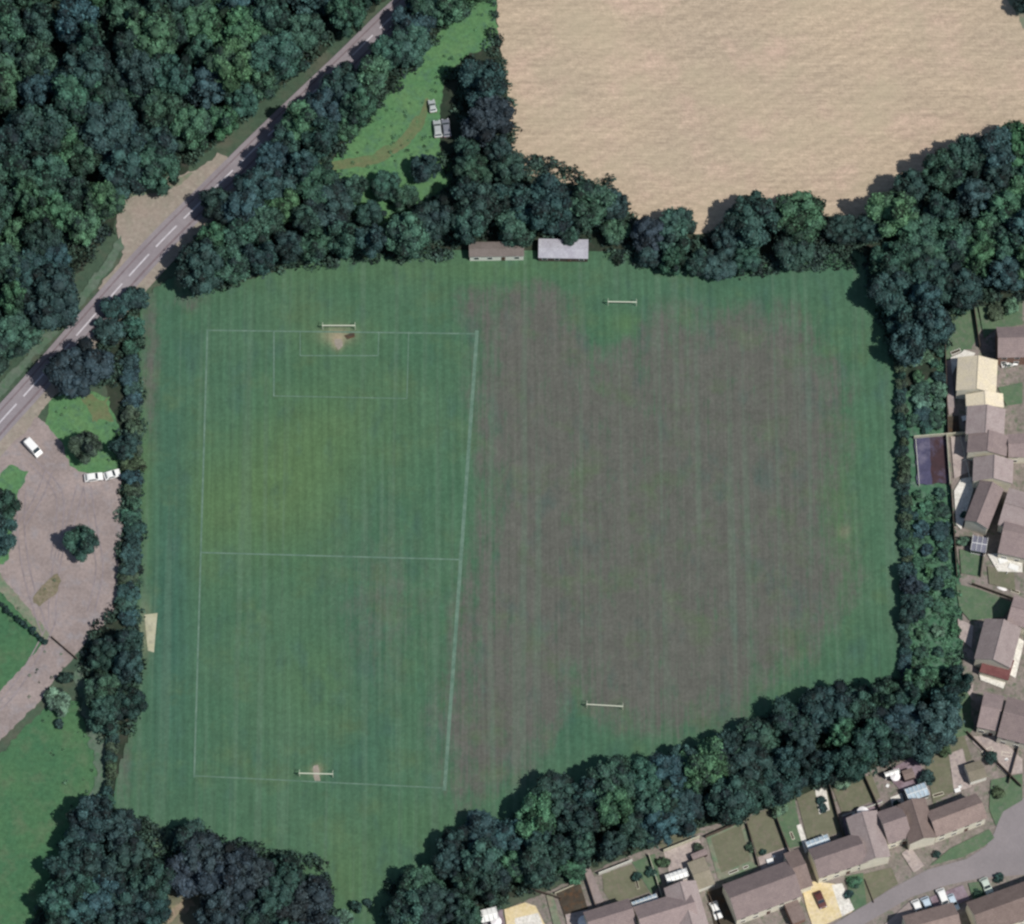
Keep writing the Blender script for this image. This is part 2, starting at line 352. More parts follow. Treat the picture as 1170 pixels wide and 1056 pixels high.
SCRUB = [(1030, 450), (1068, 430), (1079, 400), (1082, 480), (1086, 560), (1092, 640), (1100, 690), (1098, 760), (1064, 768), (1036, 760), (1030, 640)]; sheet('rough_grass', SCRUB, 'scrub', 2)
sheet('grass_bank', [(1078, 372), (1092, 352), (1115, 352), (1122, 372), (1110, 400), (1090, 404), (1078, 420)], 'lawn_green', 1)

sheet('rough_verge', [(84, 772), (92, 760), (104, 790), (112, 830), (124, 850), (122, 900), (112, 924), (100, 924), (110, 880), (104, 845), (92, 800)], 'lay_green', 3)
sheet('clearing', [(178, 1030), (196, 1012), (222, 1008), (246, 1018), (254, 1080), (170, 1080)], 'lawn_olive', 3)
sheet('clearing', [(196, 1036), (214, 1026), (224, 1034), (205, 1050), (190, 1056)], 'dirt', 3)
# A-road
RC = smooth_line([(700, -190), (520, -42), (452, 16), (390, 76), (312, 150), (240, 221), (175, 286), (105, 364), (38, 441), (-25, 512), (-200, 720)], 8)
z = nextz(); ribbon('road_shoulder', off_line(RC, -1.6), 7.6, 'lay', 0, z)
sheet('lay_by', [(132, 262), (136, 232), (142, 214), (190, 205), (222, 196), (250, 176), (262, 182), (215, 232), (160, 292), (118, 338), (112, 330), (142, 292)], 'lay', 2)
sheet('rough_verge', [(140, 212), (205, 203), (222, 198), (205, 212), (178, 222), (142, 226)], 'verge', 2)
sheet('rough_verge', [(120, 300), (137, 268), (140, 285), (122, 315), (70, 375), (0, 455), (-60, 520), (-60, 508), (0, 440), (66, 366)], 'lay_green', 2)
ribbon('road', RC, 6.0, 'tarmac')
ribbon('worn_wheel_track', off_line(RC, -1.9), .5, 'worn')
ribbon('worn_wheel_track', off_line(RC, 1.75), .35, 'worn')
zl = nextz()
acc = 0; mb = MB(); run = []
def road_at(s_):
    a = 0
    for i in range(len(RC)-1):
        L = (RC[i+1]-RC[i]).length
        if a+L >= s_: return RC[i].lerp(RC[i+1], (s_-a)/L), (RC[i+1]-RC[i]).normalized()
        a += L
    return RC[-1], (RC[-1]-RC[-2]).normalized()
tot = sum((RC[i+1]-RC[i]).length for i in range(len(RC)-1)); s_ = 2.
v = []; fc = []
while s_ < tot-8:
    for k in range(5):
        p_, d_ = road_at(s_+k*1.75); n_ = Vector((-d_.y, d_.x, 0)); wd = .17
        v += [(p_+n_*wd).to_tuple(), (p_-n_*wd).to_tuple()]
    b = len(v)-10; fc += [(b+2*k, b+2*k+1, b+2*k+3, b+2*k+2) for k in range(4)]
    s_ += 9.4
o = mesh_obj('road_markings', [(a[0], a[1], zl) for a in v], fc, 'paint'); setp(o, kind='structure')

# ------------------------------------------------------------------ playing field (fine grid with real wear / drought patches)
FP = [(160, 350), (175, 330), (205, 312), (245, 332), (300, 315), (360, 300), (440, 290), (530, 286), (700, 288), (740, 296), (830, 308), (900, 298), (985, 285), (1000, 320), (1020, 400), (1030, 440), (1036, 600), (1036, 790), (930, 830), (800, 870), (640, 930), (540, 985), (460, 1030), (436, 1110), (380, 1110), (376, 1010), (300, 990), (180, 980), (125, 950), (134, 880), (150, 830), (160, 740), (150, 680), (152, 500), (158, 420)]
poly = np.array([G(*a)[:2] for a in FP])
def inside(x, y, pl):
    c_ = np.zeros(x.shape, bool); j = len(pl)-1
    for i in range(len(pl)):
        xi, yi = pl[i]; xj, yj = pl[j]
        cond = ((yi > y) != (yj > y)) & (x < (xj-xi)*(y-yi)/((yj-yi)+1e-12)+xi); c_ ^= cond; j = i
    return c_
def sdist(x, y, pl):
    d = np.full(x.shape, 1e9); nx = np.zeros(x.shape); ny = np.zeros(x.shape)
    for i in range(len(pl)):
        a = pl[i]; b = pl[(i+1) % len(pl)]; e = b-a; L = (e**2).sum()
        t = np.clip(((x-a[0])*e[0]+(y-a[1])*e[1])/L, 0, 1); qx = a[0]+t*e[0]; qy = a[1]+t*e[1]
        dd_ = np.hypot(x-qx, y-qy); m_ = dd_ < d; d = np.where(m_, dd_, d); nx = np.where(m_, qx, nx); ny = np.where(m_, qy, ny)
    return d, nx, ny
stp = .9
xs = np.arange(poly[:, 0].min()-1, poly[:, 0].max()+1, stp); ys = np.arange(poly[:, 1].min()-1, poly[:, 1].max()+1, stp)
X, Y = np.meshgrid(xs, ys); ins = inside(X, Y, poly); dS, NX, NY = sdist(X, Y, poly)
ny_, nx_ = X.shape
cx_ = (X[:-1, :-1]+X[1:, 1:])/2; cy_ = (Y[:-1, :-1]+Y[1:, 1:])/2; keep = inside(cx_, cy_, poly)
VX = np.where(ins, X, NX); VY = np.where(ins, Y, NY)
idx = np.arange(nx_*ny_).reshape(ny_, nx_)
fq = np.stack([idx[:-1, :-1][keep], idx[:-1, 1:][keep], idx[1:, 1:][keep], idx[1:, :-1][keep]], 1)
used = np.unique(fq); remap = np.full(nx_*ny_, -1); remap[used] = np.arange(len(used)); fq = remap[fq]
fx = VX.ravel()[used]; fy = VY.ravel()[used]; fz = nextz()
field = mesh_obj('playing_field', np.stack([fx, fy, np.full(len(fx), fz)], 1).tolist(), fq.tolist(), 'pitch'); setp(field, kind='structure')
px_, py_ = P(fx, fy)
DRY = np.array([(540, 350), (620, 335), (690, 372), (745, 350), (830, 345), (905, 352), (950, 420), (955, 560), (962, 690), (920, 770), (800, 820), (680, 850), (600, 880), (535, 900), (522, 860), (530, 700), (545, 560)], float)
dd_, _, _ = sdist(px_, py_, DRY); sg = np.where(inside(px_, py_, DRY), 1., -1.)*dd_
nz = np.array([noise.noise(Vector((a*.03, b*.03, 0)))*30+noise.noise(Vector((a*.09, b*.09, 5)))*14 for a, b in zip(fx, fy)])
dry_ = np.clip((sg+nz+28)/70, 0, 1)
def blob(x, y, rx, ry, s=1.): return s*np.exp(-(((px_-x)/rx)**2+((py_-y)/ry)**2))
dry_ = np.maximum(dry_, blob(440, 690, 60, 90, .28)); dry_ = np.maximum(dry_, blob(740, 345, 0.1, 0.1, 0))
dry_ = np.maximum(dry_, blob(172, 400, 10, 90, .6)+blob(140, 860, 10, 60, .5)); dry_ = np.maximum(dry_, blob(215, 345, 20, 12, .4))
dry_ = np.clip(dry_ - blob(700, 370, 40, 45, .9) - blob(660, 810, 35, 60, .5)-blob(700, 300, 200, 22, .8), 0, 1)
lush_ = blob(166, 560, 8, 150, .5)+blob(300, 565, 95, 75, .9)+blob(385, 490, 80, 60, .55)+blob(380, 380, 60, 30, .35)+blob(235, 600, 20, 80, .3)+blob(400, 1000, 40, 50, .6)+blob(380, 780, 60, 50, .4)+blob(960, 600, 22, 90, .5)+blob(715, 370, 22, 14, .6)+blob(460, 940, 60, 30, .3)+blob(350, 310, 100, 22, .3)+blob(560, 310, 100, 18, .4)
teal_ = blob(195, 560, 22, 200, .6)+blob(260, 470, 40, 90, .2)+blob(190, 750, 30, 120, .7)+blob(420, 760, 30, 180, .5)+blob(600, 840, 100, 60, .3)+blob(860, 320, 120, 22, .3)
bare_ = blob(386, 384, 17, 9, .75)+blob(386, 393, 5, 7, .9)+blob(362, 881, 6, 6, .7)+blob(165, 720, 7, 30, .5)+blob(205, 322, 4, 9, .4)+blob(965, 608, 7, 7, .3)+blob(180, 956, 14, 8, .3)
edge = np.clip(1-sdist(fx, fy, poly)[0]/5., 0, 1)*.0
for nm, arr in (('dry', dry_), ('lush', lush_), ('teal', teal_), ('bare', bare_)):
    a = field.data.attributes.new(nm, 'FLOAT', 'POINT'); a.data.foreach_set('value', np.clip(arr, 0, 1).astype(np.float32))
zl = nextz()
def pline(a, b, w_): 
    A, B = G(*a), G(*b); d_ = (B-A).normalized(); n_ = Vector((-d_.y, d_.x, 0))*w_/2; A -= d_*w_/2; B += d_*w_/2
    return [(A+n_), (A-n_), (B-n_), (B+n_)]
LN = [((237, 378), (222, 888), .40), ((545, 380), (508, 902), .8), ((237, 378), (545, 382), .34), ((222, 887), (508, 901), .26), ((230, 632), (527, 640), .34),
      ((313, 379), (313, 453), .34), ((313, 453), (465, 456), .2), ((465, 456), (467, 380), .22), ((343, 379), (343, 407), .2), ((343, 407), (432, 407), .24), ((432, 407), (433, 380), .2)]
v = []; fc = []
for i, (a, b, w_) in enumerate(LN):
    n0 = len(v); v += [(p_.x, p_.y, zl+i*.0015) for p_ in pline(a, b, w_)]; fc.append((n0, n0+1, n0+2, n0+3))
o = mesh_obj('pitch_markings', v, fc, 'line'); setp(o, kind='structure')
sheet('worn_patch', [(358, 874), (363, 873), (365, 882), (366, 893), (359, 893), (358, 883)], 'lay', 1)
sheet('worn_patch', [(382, 388), (390, 388), (391, 396), (386, 400), (382, 395)], 'lay', 1)
sheet('muddy_patch', [(393, 382), (405, 381), (406, 387), (396, 388)], 'soil', 1)
sheet('hardstanding', [(165, 703), (180, 701), (178, 722), (176, 746), (169, 744), (167, 724)], 'concrete', 0)

# ------------------------------------------------------------------ trees
def leafy(name, seed, lobes, leaf_n, leaf_s, squash=.8, spread=.62, core=.86, flat=.0):
    r_ = np.random.default_rng(seed)
    C, Rr = [], []
    for i in range(lobes):
        t = i/lobes; th = r_.uniform(0, 2*math.pi); 
        u = r_.uniform(-.6, 1); rad = spread*(r_.uniform(.55, 1.08)); k = math.sqrt(max(0, 1-u*u*.9))
        C.append((math.cos(th)*k*rad, math.sin(th)*k*rad, u*squash*rad)); Rr.append(r_.uniform(.15, .33))
    C.append((0, 0, 0)); Rr.append(.5)
    C = np.array(C); Rr = np.array(Rr); tint = r_.uniform(.25, .75, len(C))
    per = np.maximum(20, (leaf_n*Rr**2/(Rr**2).sum()).astype(int))
    ctr, nor, tn = [], [], []
    for k in range(len(C)):
        n = per[k]; d = r_.normal(size=(n, 3)); d /= np.linalg.norm(d, axis=1)[:, None]
        p_ = C[k]+d*Rr[k]*(r_.uniform(.82, 1.12, n)[:, None])*np.array([1, 1, .85])
        ctr.append(p_); nor.append(d+r_.normal(size=(n, 3))*.45); tn.append(np.clip(tint[k]+r_.normal(size=n)*.16, 0, 1))
    ctr = np.concatenate(ctr); nor = np.concatenate(nor); tn = np.concatenate(tn)
    # drop leaves buried in other lobes
    deep = np.zeros(len(ctr), bool)
    for k in range(len(C)): deep |= (np.linalg.norm((ctr-C[k])/np.array([1, 1, .85]), axis=1) < Rr[k]*.78)
    ctr, nor, tn = ctr[~deep], nor[~deep], tn[~deep]
    nor /= np.linalg.norm(nor, axis=1)[:, None]
    a = np.cross(nor, r_.normal(size=nor.shape)); a /= np.linalg.norm(a, axis=1)[:, None]; b = np.cross(nor, a)
    s1 = (leaf_s*r_.uniform(.6, 1.5, len(ctr)))[:, None]; s2 = s1*r_.uniform(.5, .9, len(ctr))[:, None]
    V = np.stack([ctr-a*s1, ctr-b*s2+nor*s1*.2, ctr+a*s1, ctr+b*s2-nor*s1*.1], 1).reshape(-1, 3)
    nq = len(ctr); F = [tuple(range(4*i, 4*i+4)) for i in range(nq)]; T = np.repeat(tn, 4)
    # inner masses of twigs and leaves (low poly, displaced)
    import bmesh
    bm = bmesh.new(); bmesh.ops.create_icosphere(bm, subdivisions=2, radius=1)
    iv = np.array([v_.co[:] for v_ in bm.verts]); iff = [tuple(v_.index for v_ in f_.verts) for f_ in bm.faces]; bm.free()
    VV = [V]; off = len(V); TT = [T]
    for k in range(len(C)):
        w_ = iv*Rr[k]*core*(1+r_.uniform(-.14, .1, len(iv)))[:, None]*np.array([1, 1, .85])+C[k]
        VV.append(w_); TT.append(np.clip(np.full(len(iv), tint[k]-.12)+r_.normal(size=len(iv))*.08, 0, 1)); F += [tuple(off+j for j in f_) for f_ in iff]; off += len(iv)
    V = np.concatenate(VV); T = np.concatenate(TT)
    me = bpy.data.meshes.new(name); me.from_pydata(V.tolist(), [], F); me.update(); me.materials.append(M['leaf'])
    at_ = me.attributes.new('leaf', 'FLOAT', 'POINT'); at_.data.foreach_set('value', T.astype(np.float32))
    return me
def trunk_mesh(seed, h=1.0):
    r_ = random.Random(seed); mb_ = MB(); mb_.tube((0, 0, -.02), (0, 0, .45), .05, .035, 8)
    for i in range(5):
        t = 2*math.pi*i/5+r_.uniform(-.4, .4); zz = r_.uniform(.3, .44); e = (math.cos(t)*.33, math.sin(t)*.33, zz+r_.uniform(.15, .3))
        m_ = tuple((e[j]+(0, 0, zz)[j])/2+r_.uniform(-.03, .03) for j in range(3))
        mb_.tube((0, 0, zz), m_, .025, .018, 6); mb_.tube(m_, e, .018, .008, 5)
    mb_.tube((0, 0, .45), (.03, .02, .75), .035, .012, 7)
    me = bpy.data.meshes.new('trunk'); me.from_pydata(mb_.v, [], mb_.f); me.update(); me.materials.append(M['wood']); return me
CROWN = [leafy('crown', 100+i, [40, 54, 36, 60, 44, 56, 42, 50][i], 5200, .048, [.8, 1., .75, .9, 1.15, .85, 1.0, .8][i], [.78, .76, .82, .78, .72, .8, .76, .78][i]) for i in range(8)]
BUSH = [leafy('crown', 300+i, 24, 2200, .075, .7, .72) for i in range(4)]
TRUNK = [trunk_mesh(i) for i in range(4)]
TINT = {'dark': (.023, .052, .044), 'mid green': (.032, .077, .054), 'bluish': (.028, .062, .062), 'bright green': (.044, .104, .056), 'purplish': (.025, .040, .046), 'pale': (.085, .15, .10), 'olive': (.046, .072, .042)}
def tree(px, py, r, h, tint, label, group, kind='broadleaf_tree', cat='tree', bush=False, cz=.56, zs=1.0):
    """px,py: middle of the crown seen from above, at height cz*h; r in metres"""
    zc = h*cz; c_ = G(px, py, zc)
    root = empty(kind, (c_.x, c_.y, 0), 0, label, cat, group)
    me = random.choice(BUSH if bush else CROWN)
    cr = bpy.data.objects.new('crown', me); COL.objects.link(cr); cr.parent = root
    vz = (h-zc)*1.12 * zs if not bush else max(.5, h*.5)
    cr.location = (0, 0, zc if not bush else h*.5); cr.scale = (r*random.uniform(.95, 1.15), r*random.uniform(.95, 1.15), vz); cr.rotation_euler = (0, 0, random.uniform(0, 6.28))
    t = TINT[tint]; k = random.uniform(.85, 1.18); cr.color = (t[0]*k*random.uniform(.9, 1.1), t[1]*k, t[2]*k*random.uniform(.9, 1.15), 1)
    tr = bpy.data.objects.new('trunk' if not bush else 'stem', random.choice(TRUNK)); COL.objects.link(tr); tr.parent = root
    tr.scale = (h*.6, h*.6, h*.85); tr.rotation_euler = (0, 0, random.uniform(0, 6.28))
    return root
def in_poly(x, y, pl):
    return bool(inside(np.array([float(x)]), np.array([float(y)]), np.array(pl, float))[0])
def poisson(pl, dmin, tries=4000, taken=None, seed=1):
    r_ = random.Random(seed); xs_ = [a[0] for a in pl]; ys_ = [a[1] for a in pl]; out = []
    taken = taken if taken is not None else []
    for _ in range(tries):
        x = r_.uniform(min(xs_), max(xs_)); y = r_.uniform(min(ys_), max(ys_))
        if not in_poly(x, y, pl): continue
        if all((x-a)**2+((y-b)*1.05)**2 > (dmin*.5+d*.5)**2 for a, b, d in taken):
            taken.append((x, y, dmin)); out.append((x, y))
    return out
ORD = ['zeroth', 'first', 'second', 'third', 'fourth', 'fifth', 'sixth', 'seventh', 'eighth', 'ninth', 'tenth', 'eleventh', 'twelfth', 'thirteenth', 'fourteenth', 'fifteenth', 'sixteenth', 'seventeenth', 'eighteenth', 'nineteenth', 'twentieth'] + ['twenty-'+a for a in ('first', 'second', 'third', 'fourth', 'fifth', 'sixth', 'seventh', 'eighth', 'ninth')]+['thirtieth']
def belt(pl, dmin, rad, hgt, where, group, tints, rows, seed, seeds_pts=(), bush=False, zs=1., colwise=False, kind='broadleaf_tree', frm='left'):
    taken = list(TAKEN); pts = [(a, b) for a, b in seeds_pts]
    for a, b in pts: taken.append((a, b, dmin))
    pts += poisson(pl, dmin, taken=taken, seed=seed)
    TAKEN.extend((a, b, dmin) for a, b in pts)
    k = 1 if not colwise else 0
    pts.sort(key=lambda a: a[k]); n = len(pts); per = math.ceil(n/rows) if rows else n
    for ri in range(rows):
        row = sorted(pts[ri*per:(ri+1)*per], key=lambda a: a[1-k])
        for ci, (x, y) in enumerate(row):
            t = random.choice(tints); rr = random.uniform(*rad); h = random.uniform(*hgt)
            size = 'large' if rr > rad[0]+.66*(rad[1]-rad[0]) else ('small' if rr < rad[0]+.33*(rad[1]-rad[0]) else 'middling')
            noun = 'bush' if bush else 'tree'
            if rows == 1: lb = f"{size} {t} {noun} {where}, {ORD[ci+1]} from {frm}"
            else: lb = f"{size} {t} {noun} {where}, {ORD[ri+1]} {'row down' if not colwise else 'group along'}, {ORD[ci+1]} {'from left' if not colwise else 'down'}"
            tree(x, y, rr, h, t, lb, group, kind, noun, bush, zs=zs)
    return pts
TAKEN = []
# lone trees first
tree(92, 419, 6.6, 12, 'purplish', 'big spreading dark tree leaning over the road beside the small green', 'trees round the car park'); TAKEN.append((92, 419, 60))
tree(98, 509, 3.9, 8, 'olive', 'round tree between the small green and the parked white cars', 'trees round the car park'); TAKEN.append((98, 509, 40))
tree(93, 618, 4.4, 7.5, 'mid green', 'round tree standing alone in the middle of the gravel car park', 'trees round the car park'); TAKEN.append((93, 618, 45))
tree(0, 575, 4.2, 9, 'mid green', 'upper of the two trees at the left edge of the gravel car park', 'trees round the car park')
tree(-3, 612, 4.6, 9, 'bluish', 'lower of the two trees at the left edge of the gravel car park', 'trees round the car park')
tree(75, 774, 1.7, 3, 'dark', 'small round bush on the meadow corner beside the gravel track', 'bushes in the meadow corner', 'round_shrub', 'bush', True)
tree(66, 802, 3.5, 3.5, 'pale', 'bright pale green bush on the meadow below the gravel track', 'bushes in the meadow corner', 'round_shrub', 'bush', True)
tree(68, 827, 1.2, 2, 'dark', 'tiny dark bush just below the bright pale bush in the meadow', 'bushes in the meadow corner', 'round_shrub', 'bush', True)
tree(143, 512, 3.2, 6, 'dark', 'dark tree in the hedge beside the row of parked white cars', 'trees round the car park')
tree(407, 1036, 1.6, 3, 'dark', 'small dark bush at the bottom edge of the playing field, left one', 'bushes at the foot of the playing field', 'round_shrub', 'bush', True)
tree(421, 1032, 1.1, 2, 'dark', 'tiny dark bush at the bottom edge of the playing field, right one', 'bushes at the foot of the playing field', 'round_shrub', 'bush', True)
tree(392, 1050, 2.4, 3, 'pale', 'pale green bush at the bottom edge of the playing field', 'bushes at the foot of the playing field', 'round_shrub', 'bush', True)
tree(1172, 2, 3.4, 7, 'dark', 'dark tree in the far top right corner beyond the stubble field', None)
tree(553, 92, 6.0, 12, 'dark', 'tall dark tree at the left corner of the stubble field, above the parked vehicles', 'trees round the stubble field'); TAKEN.append((553, 92, 52))
tree(557, 138, 5.8, 12, 'purplish', 'dark tree beside the stubble field, right of the vehicles parked in the glade', 'trees round the stubble field'); TAKEN.append((557, 138, 48))
tree(630, 236, 7.6, 13, 'dark', 'large rounded tree right behind the tin roofed pavilion', 'trees round the stubble field'); TAKEN.append((632, 238, 50))
tree(670, 232, 6.6, 12, 'mid green', 'rounded green tree at the stubble field edge, right of the pavilions', 'trees round the stubble field'); TAKEN.append((672, 232, 44))
tree(704, 262, 3.4, 6, 'bright green', 'small green tree just right of the tin roofed pavilion', 'trees round the stubble field'); TAKEN.append((704, 262, 24))
tree(650, 268, 2.8, 5.5, 'mid green', 'small tree overhanging the back of the tin pavilion roof', 'trees round the stubble field'); TAKEN.append((650, 268, 20))
tree(588, 228, 4.6, 11, 'bluish', 'tall bluish tree above the gap between the two pavilions', 'trees round the stubble field'); TAKEN.append((588, 228, 34))
tree(700, 235, 3.6, 7, 'dark', 'small dark tree at the stubble edge right of the big green one', 'trees round the stubble field'); TAKEN.append((700, 235, 26))
tree(742, 268, 4.6, 9, 'purplish', 'purplish tree on the stubble edge, left half of a close pair', 'trees round the stubble field'); TAKEN.append((742, 268, 38))
tree(772, 264, 4.9, 9, 'mid green', 'green rounded tree on the stubble edge, right half of a close pair', 'trees round the stubble field'); TAKEN.append((772, 264, 40))
tree(858, 252, 6.6, 12, 'dark', 'tall dark tree jutting highest into the lower edge of the stubble field', 'trees round the stubble field'); TAKEN.append((858, 252, 52))
tree(914, 250, 6.2, 11, 'bright green', 'rounded green tree jutting into the stubble, second big one from the right', 'trees round the stubble field'); TAKEN.append((914, 250, 50))
tree(908, 285, 4.6, 8, 'dark', 'dark tree below the rounded green one, at the top edge of the playing field', 'trees round the stubble field'); TAKEN.append((908, 285, 36))
tree(440, 212, 3.6, 6, 'mid green', 'loose green tree standing in the lower part of the glade', 'trees in the glade'); TAKEN.append((440, 212, 34))
for gx, gy, gr, gh, gt, gl in ((404, 216, 3.6, 7, 'mid green', 'green tree at the left side of the lower glade'), (424, 246, 3.2, 6, 'dark', 'dark tree at the bottom tip of the glade'), (462, 226, 3.0, 6, 'mid green', 'small green tree right of the tree in the lower glade'), (395, 146, 3.0, 6, 'bright green', 'bright tree at the left edge of the glade above the worn track')):
    tree(gx, gy, gr, gh, gt, gl, 'trees in the glade'); TAKEN.append((gx, gy, 26))
tree(486, 192, 3.4, 7, 'dark', 'dark tree at the lower right corner of the glade', 'trees in the glade'); TAKEN.append((486, 192, 34))

G1 = 'trees of the wood beside the road'
belt([(-25, -30), (455, -30), (410, 10), (318, 82), (236, 158), (202, 186), (122, 202), (118, 254), (62, 346), (0, 414), (-25, 436)], 30, (3.4, 7.4), (9, 17), 'in the wood', G1, ['dark', 'dark', 'mid green', 'bluish', 'mid green', 'bright green', 'bright green', 'mid green'], 9, 3)
belt([(358, 126), (408, 86), (452, 46), (492, -25), (545, -25), (505, 25), (462, 62), (435, 98), (408, 128), (378, 152), (392, 160), (370, 178), (340, 195), (330, 240), (285, 262), (236, 290), (232, 262), (272, 216), (312, 170)], 26, (3.8, 5.6), (8, 13), 'between road and glade', 'trees between the road and the glade', ['dark', 'mid green', 'bluish', 'bright green'], 4, 5)
belt([(226, 268), (272, 228), (350, 200), (388, 225), (395, 248), (428, 272), (470, 250), (502, 236), (540, 215), (522, 185), (535, 120), (560, 120), (585, 190), (610, 225), (596, 262), (540, 262), (490, 270), (420, 275), (330, 288), (245, 318), (222, 300)], 26, (3.0, 6.0), (8, 13), 'above the left pitch', 'trees along the top of the playing field', ['dark', 'dark', 'bluish', 'mid green', 'mid green'], 4, 6, [(228, 305), (262, 300), (296, 294), (330, 283), (362, 278), (395, 272), (465, 266)])
belt([(600, 255), (700, 225), (740, 250), (800, 270), (850, 240), (930, 235), (1004, 240), (985, 290), (900, 290), (830, 302), (740, 290), (690, 272), (610, 262)], 40, (2.8, 4.2), (5, 8), 'below the stubble field', 'trees along the top of the playing field', ['dark', 'bluish', 'mid green'], 1, 7, [(745, 288), (768, 298), (798, 301), (822, 303), (852, 296), (832, 272), (962, 262), (990, 262)])
belt([(1015, 225), (1045, 200), (1120, 168), (1200, 155), (1200, 315), (1120, 325), (1070, 345), (1068, 390), (1025, 400), (1006, 350), (992, 295), (1000, 262)], 29, (4.2, 6.2), (9, 14), 'in the right hand copse', 'trees of the copse right of the playing field', ['dark', 'dark', 'mid green', 'bluish', 'bright green'], 5, 8)
belt([(474, 998), (505, 968), (600, 930), (650, 905), (760, 870), (830, 845), (940, 808), (1030, 785), (1095, 770), (1100, 800), (1052, 850), (990, 868), (905, 895), (840, 915), (750, 945), (680, 975), (600, 1005), (545, 1035), (540, 1075), (468, 1080), (464, 1035)], 25, (3.0, 5.8), (8, 12), 'behind the gardens', 'trees of the belt behind the gardens', ['dark', 'bluish', 'dark', 'mid green', 'bright green'], 6, 9, [], colwise=True)
belt([(205, 955), (230, 965), (270, 985), (335, 994), (358, 1025), (362, 1075), (255, 1080), (248, 1020), (215, 1005), (200, 985)], 27, (4.4, 5.8), (9, 13), 'at the field foot', 'trees of the clump at the foot of the field', ['purplish', 'dark', 'purplish'], 2, 11)
belt([(105, 930), (135, 930), (170, 985), (180, 1010), (160, 1075), (60, 1080), (60, 1030), (80, 985)], 27, (4.2, 5.6), (8, 12), 'in the corner wood', 'trees of the corner wood below the meadow', ['dark', 'bluish', 'dark', 'mid green'], 3, 12)
belt([(115, 735), (150, 725), (150, 815), (118, 820)], 25, (3.8, 4.8), (7, 10), 'at the corner of the gravel car park', 'trees at the car park corner', ['dark', 'mid green', 'bluish'], 1, 13, [], colwise=True, frm='top')
belt([(135, 335), (165, 340), (158, 372), (125, 395), (118, 370)], 22, (2.6, 3.8), (4, 6), 'where hedge and road meet', 'bushes at the road end of the hedge', ['mid green', 'olive', 'dark'], 1, 14, [], True, kind='hedge_shrub')
def along(px, step, rad, hgt, where, group, tints, frm, kind='hedge_shrub'):
    L = [Vector(a) for a in px]; tot_ = sum((L[i+1]-L[i]).length for i in range(len(L)-1)); n = int(tot_/step); out = []
    for k in range(n+1):
        s0 = k*tot_/n
        for i in range(len(L)-1):
            e = (L[i+1]-L[i]).length
            if s0 <= e+1e-6: p_ = L[i].lerp(L[i+1], s0/e); break
            s0 -= e
        t = random.choice(tints); rr = random.uniform(*rad); h = random.uniform(*hgt)
        tree(p_.x+random.uniform(-2, 2), p_.y, rr, h, t, f"{t} shrub {where}, {ORD[k+1]} from {frm}", group, kind, 'shrub', True)
along([(148, 400), (151, 450), (152, 520), (152, 600), (148, 660), (146, 705)], 14, (2.1, 2.8), (2.6, 3.6), 'between car park and playing field', 'shrubs of the hedge beside the car park', ['mid green', 'dark', 'bluish', 'olive'], 'the top')
along([(128, 845), (126, 880), (122, 925)], 10, (1.1, 2.1), (2.0, 3.2), 'in the thin hedge right of the meadow', 'shrubs of the thin meadow hedge', ['olive', 'dark', 'mid green'], 'the top')
along([(1029, 410), (1030, 470), (1033, 560), (1036, 640)], 9.5, (1.2, 2.1), (2.2, 3.6), 'in the thin hedge along the field right side', 'shrubs of the hedge right of the field', ['dark', 'mid green', 'olive'], 'the top')
along([(1040, 655), (1044, 700)], 14, (2.4, 3.2), (4, 6), 'in the dark clump right of the field', 'shrubs of the dark clump right of the field', ['dark', 'purplish'], 'the top')
along([(1034, 712), (1034, 765)], 10, (1.3, 1.9), (2.2, 3.0), 'in the hedge end below the dark clump', 'shrubs of the hedge right of the field', ['bluish', 'dark'], 'the top')
belt([(1042, 410), (1076, 400), (1076, 485), (1042, 490)], 14, (1.3, 2.6), (1.6, 3), 'above the dark deck', 'bushes in the scrub strip', ['mid green', 'bright green', 'bluish', 'pale'], 3, 15, [], True, kind='scrub_bush')
belt([(1044, 565), (1080, 562), (1086, 690), (1050, 700), (1046, 640)], 15, (1.1, 2.5), (1.6, 3), 'below the dark deck', 'bushes in the scrub strip', ['mid green', 'bright green', 'bluish'], 4, 16, [], True, kind='scrub_bush')
belt([(1050, 712), (1094, 705), (1090, 755), (1050, 755)], 20, (1.2, 2.0), (1.6, 2.6), 'above the scrub end', 'bushes in the scrub strip', ['pale', 'bright green', 'mid green'], 2, 17, [], True, kind='scrub_bush')

DECK = [(1038, 490), (1092, 490), (1092, 564), (1038, 564)]
GLADE = [(556, 20), (556, 52), (525, 70), (500, 100), (498, 170), (520, 212), (500, 226), (470, 242), (425, 262), (400, 240), (395, 215), (375, 195), (396, 165), (418, 138), (442, 112), (482, 66), (520, 20), (560, -30)]
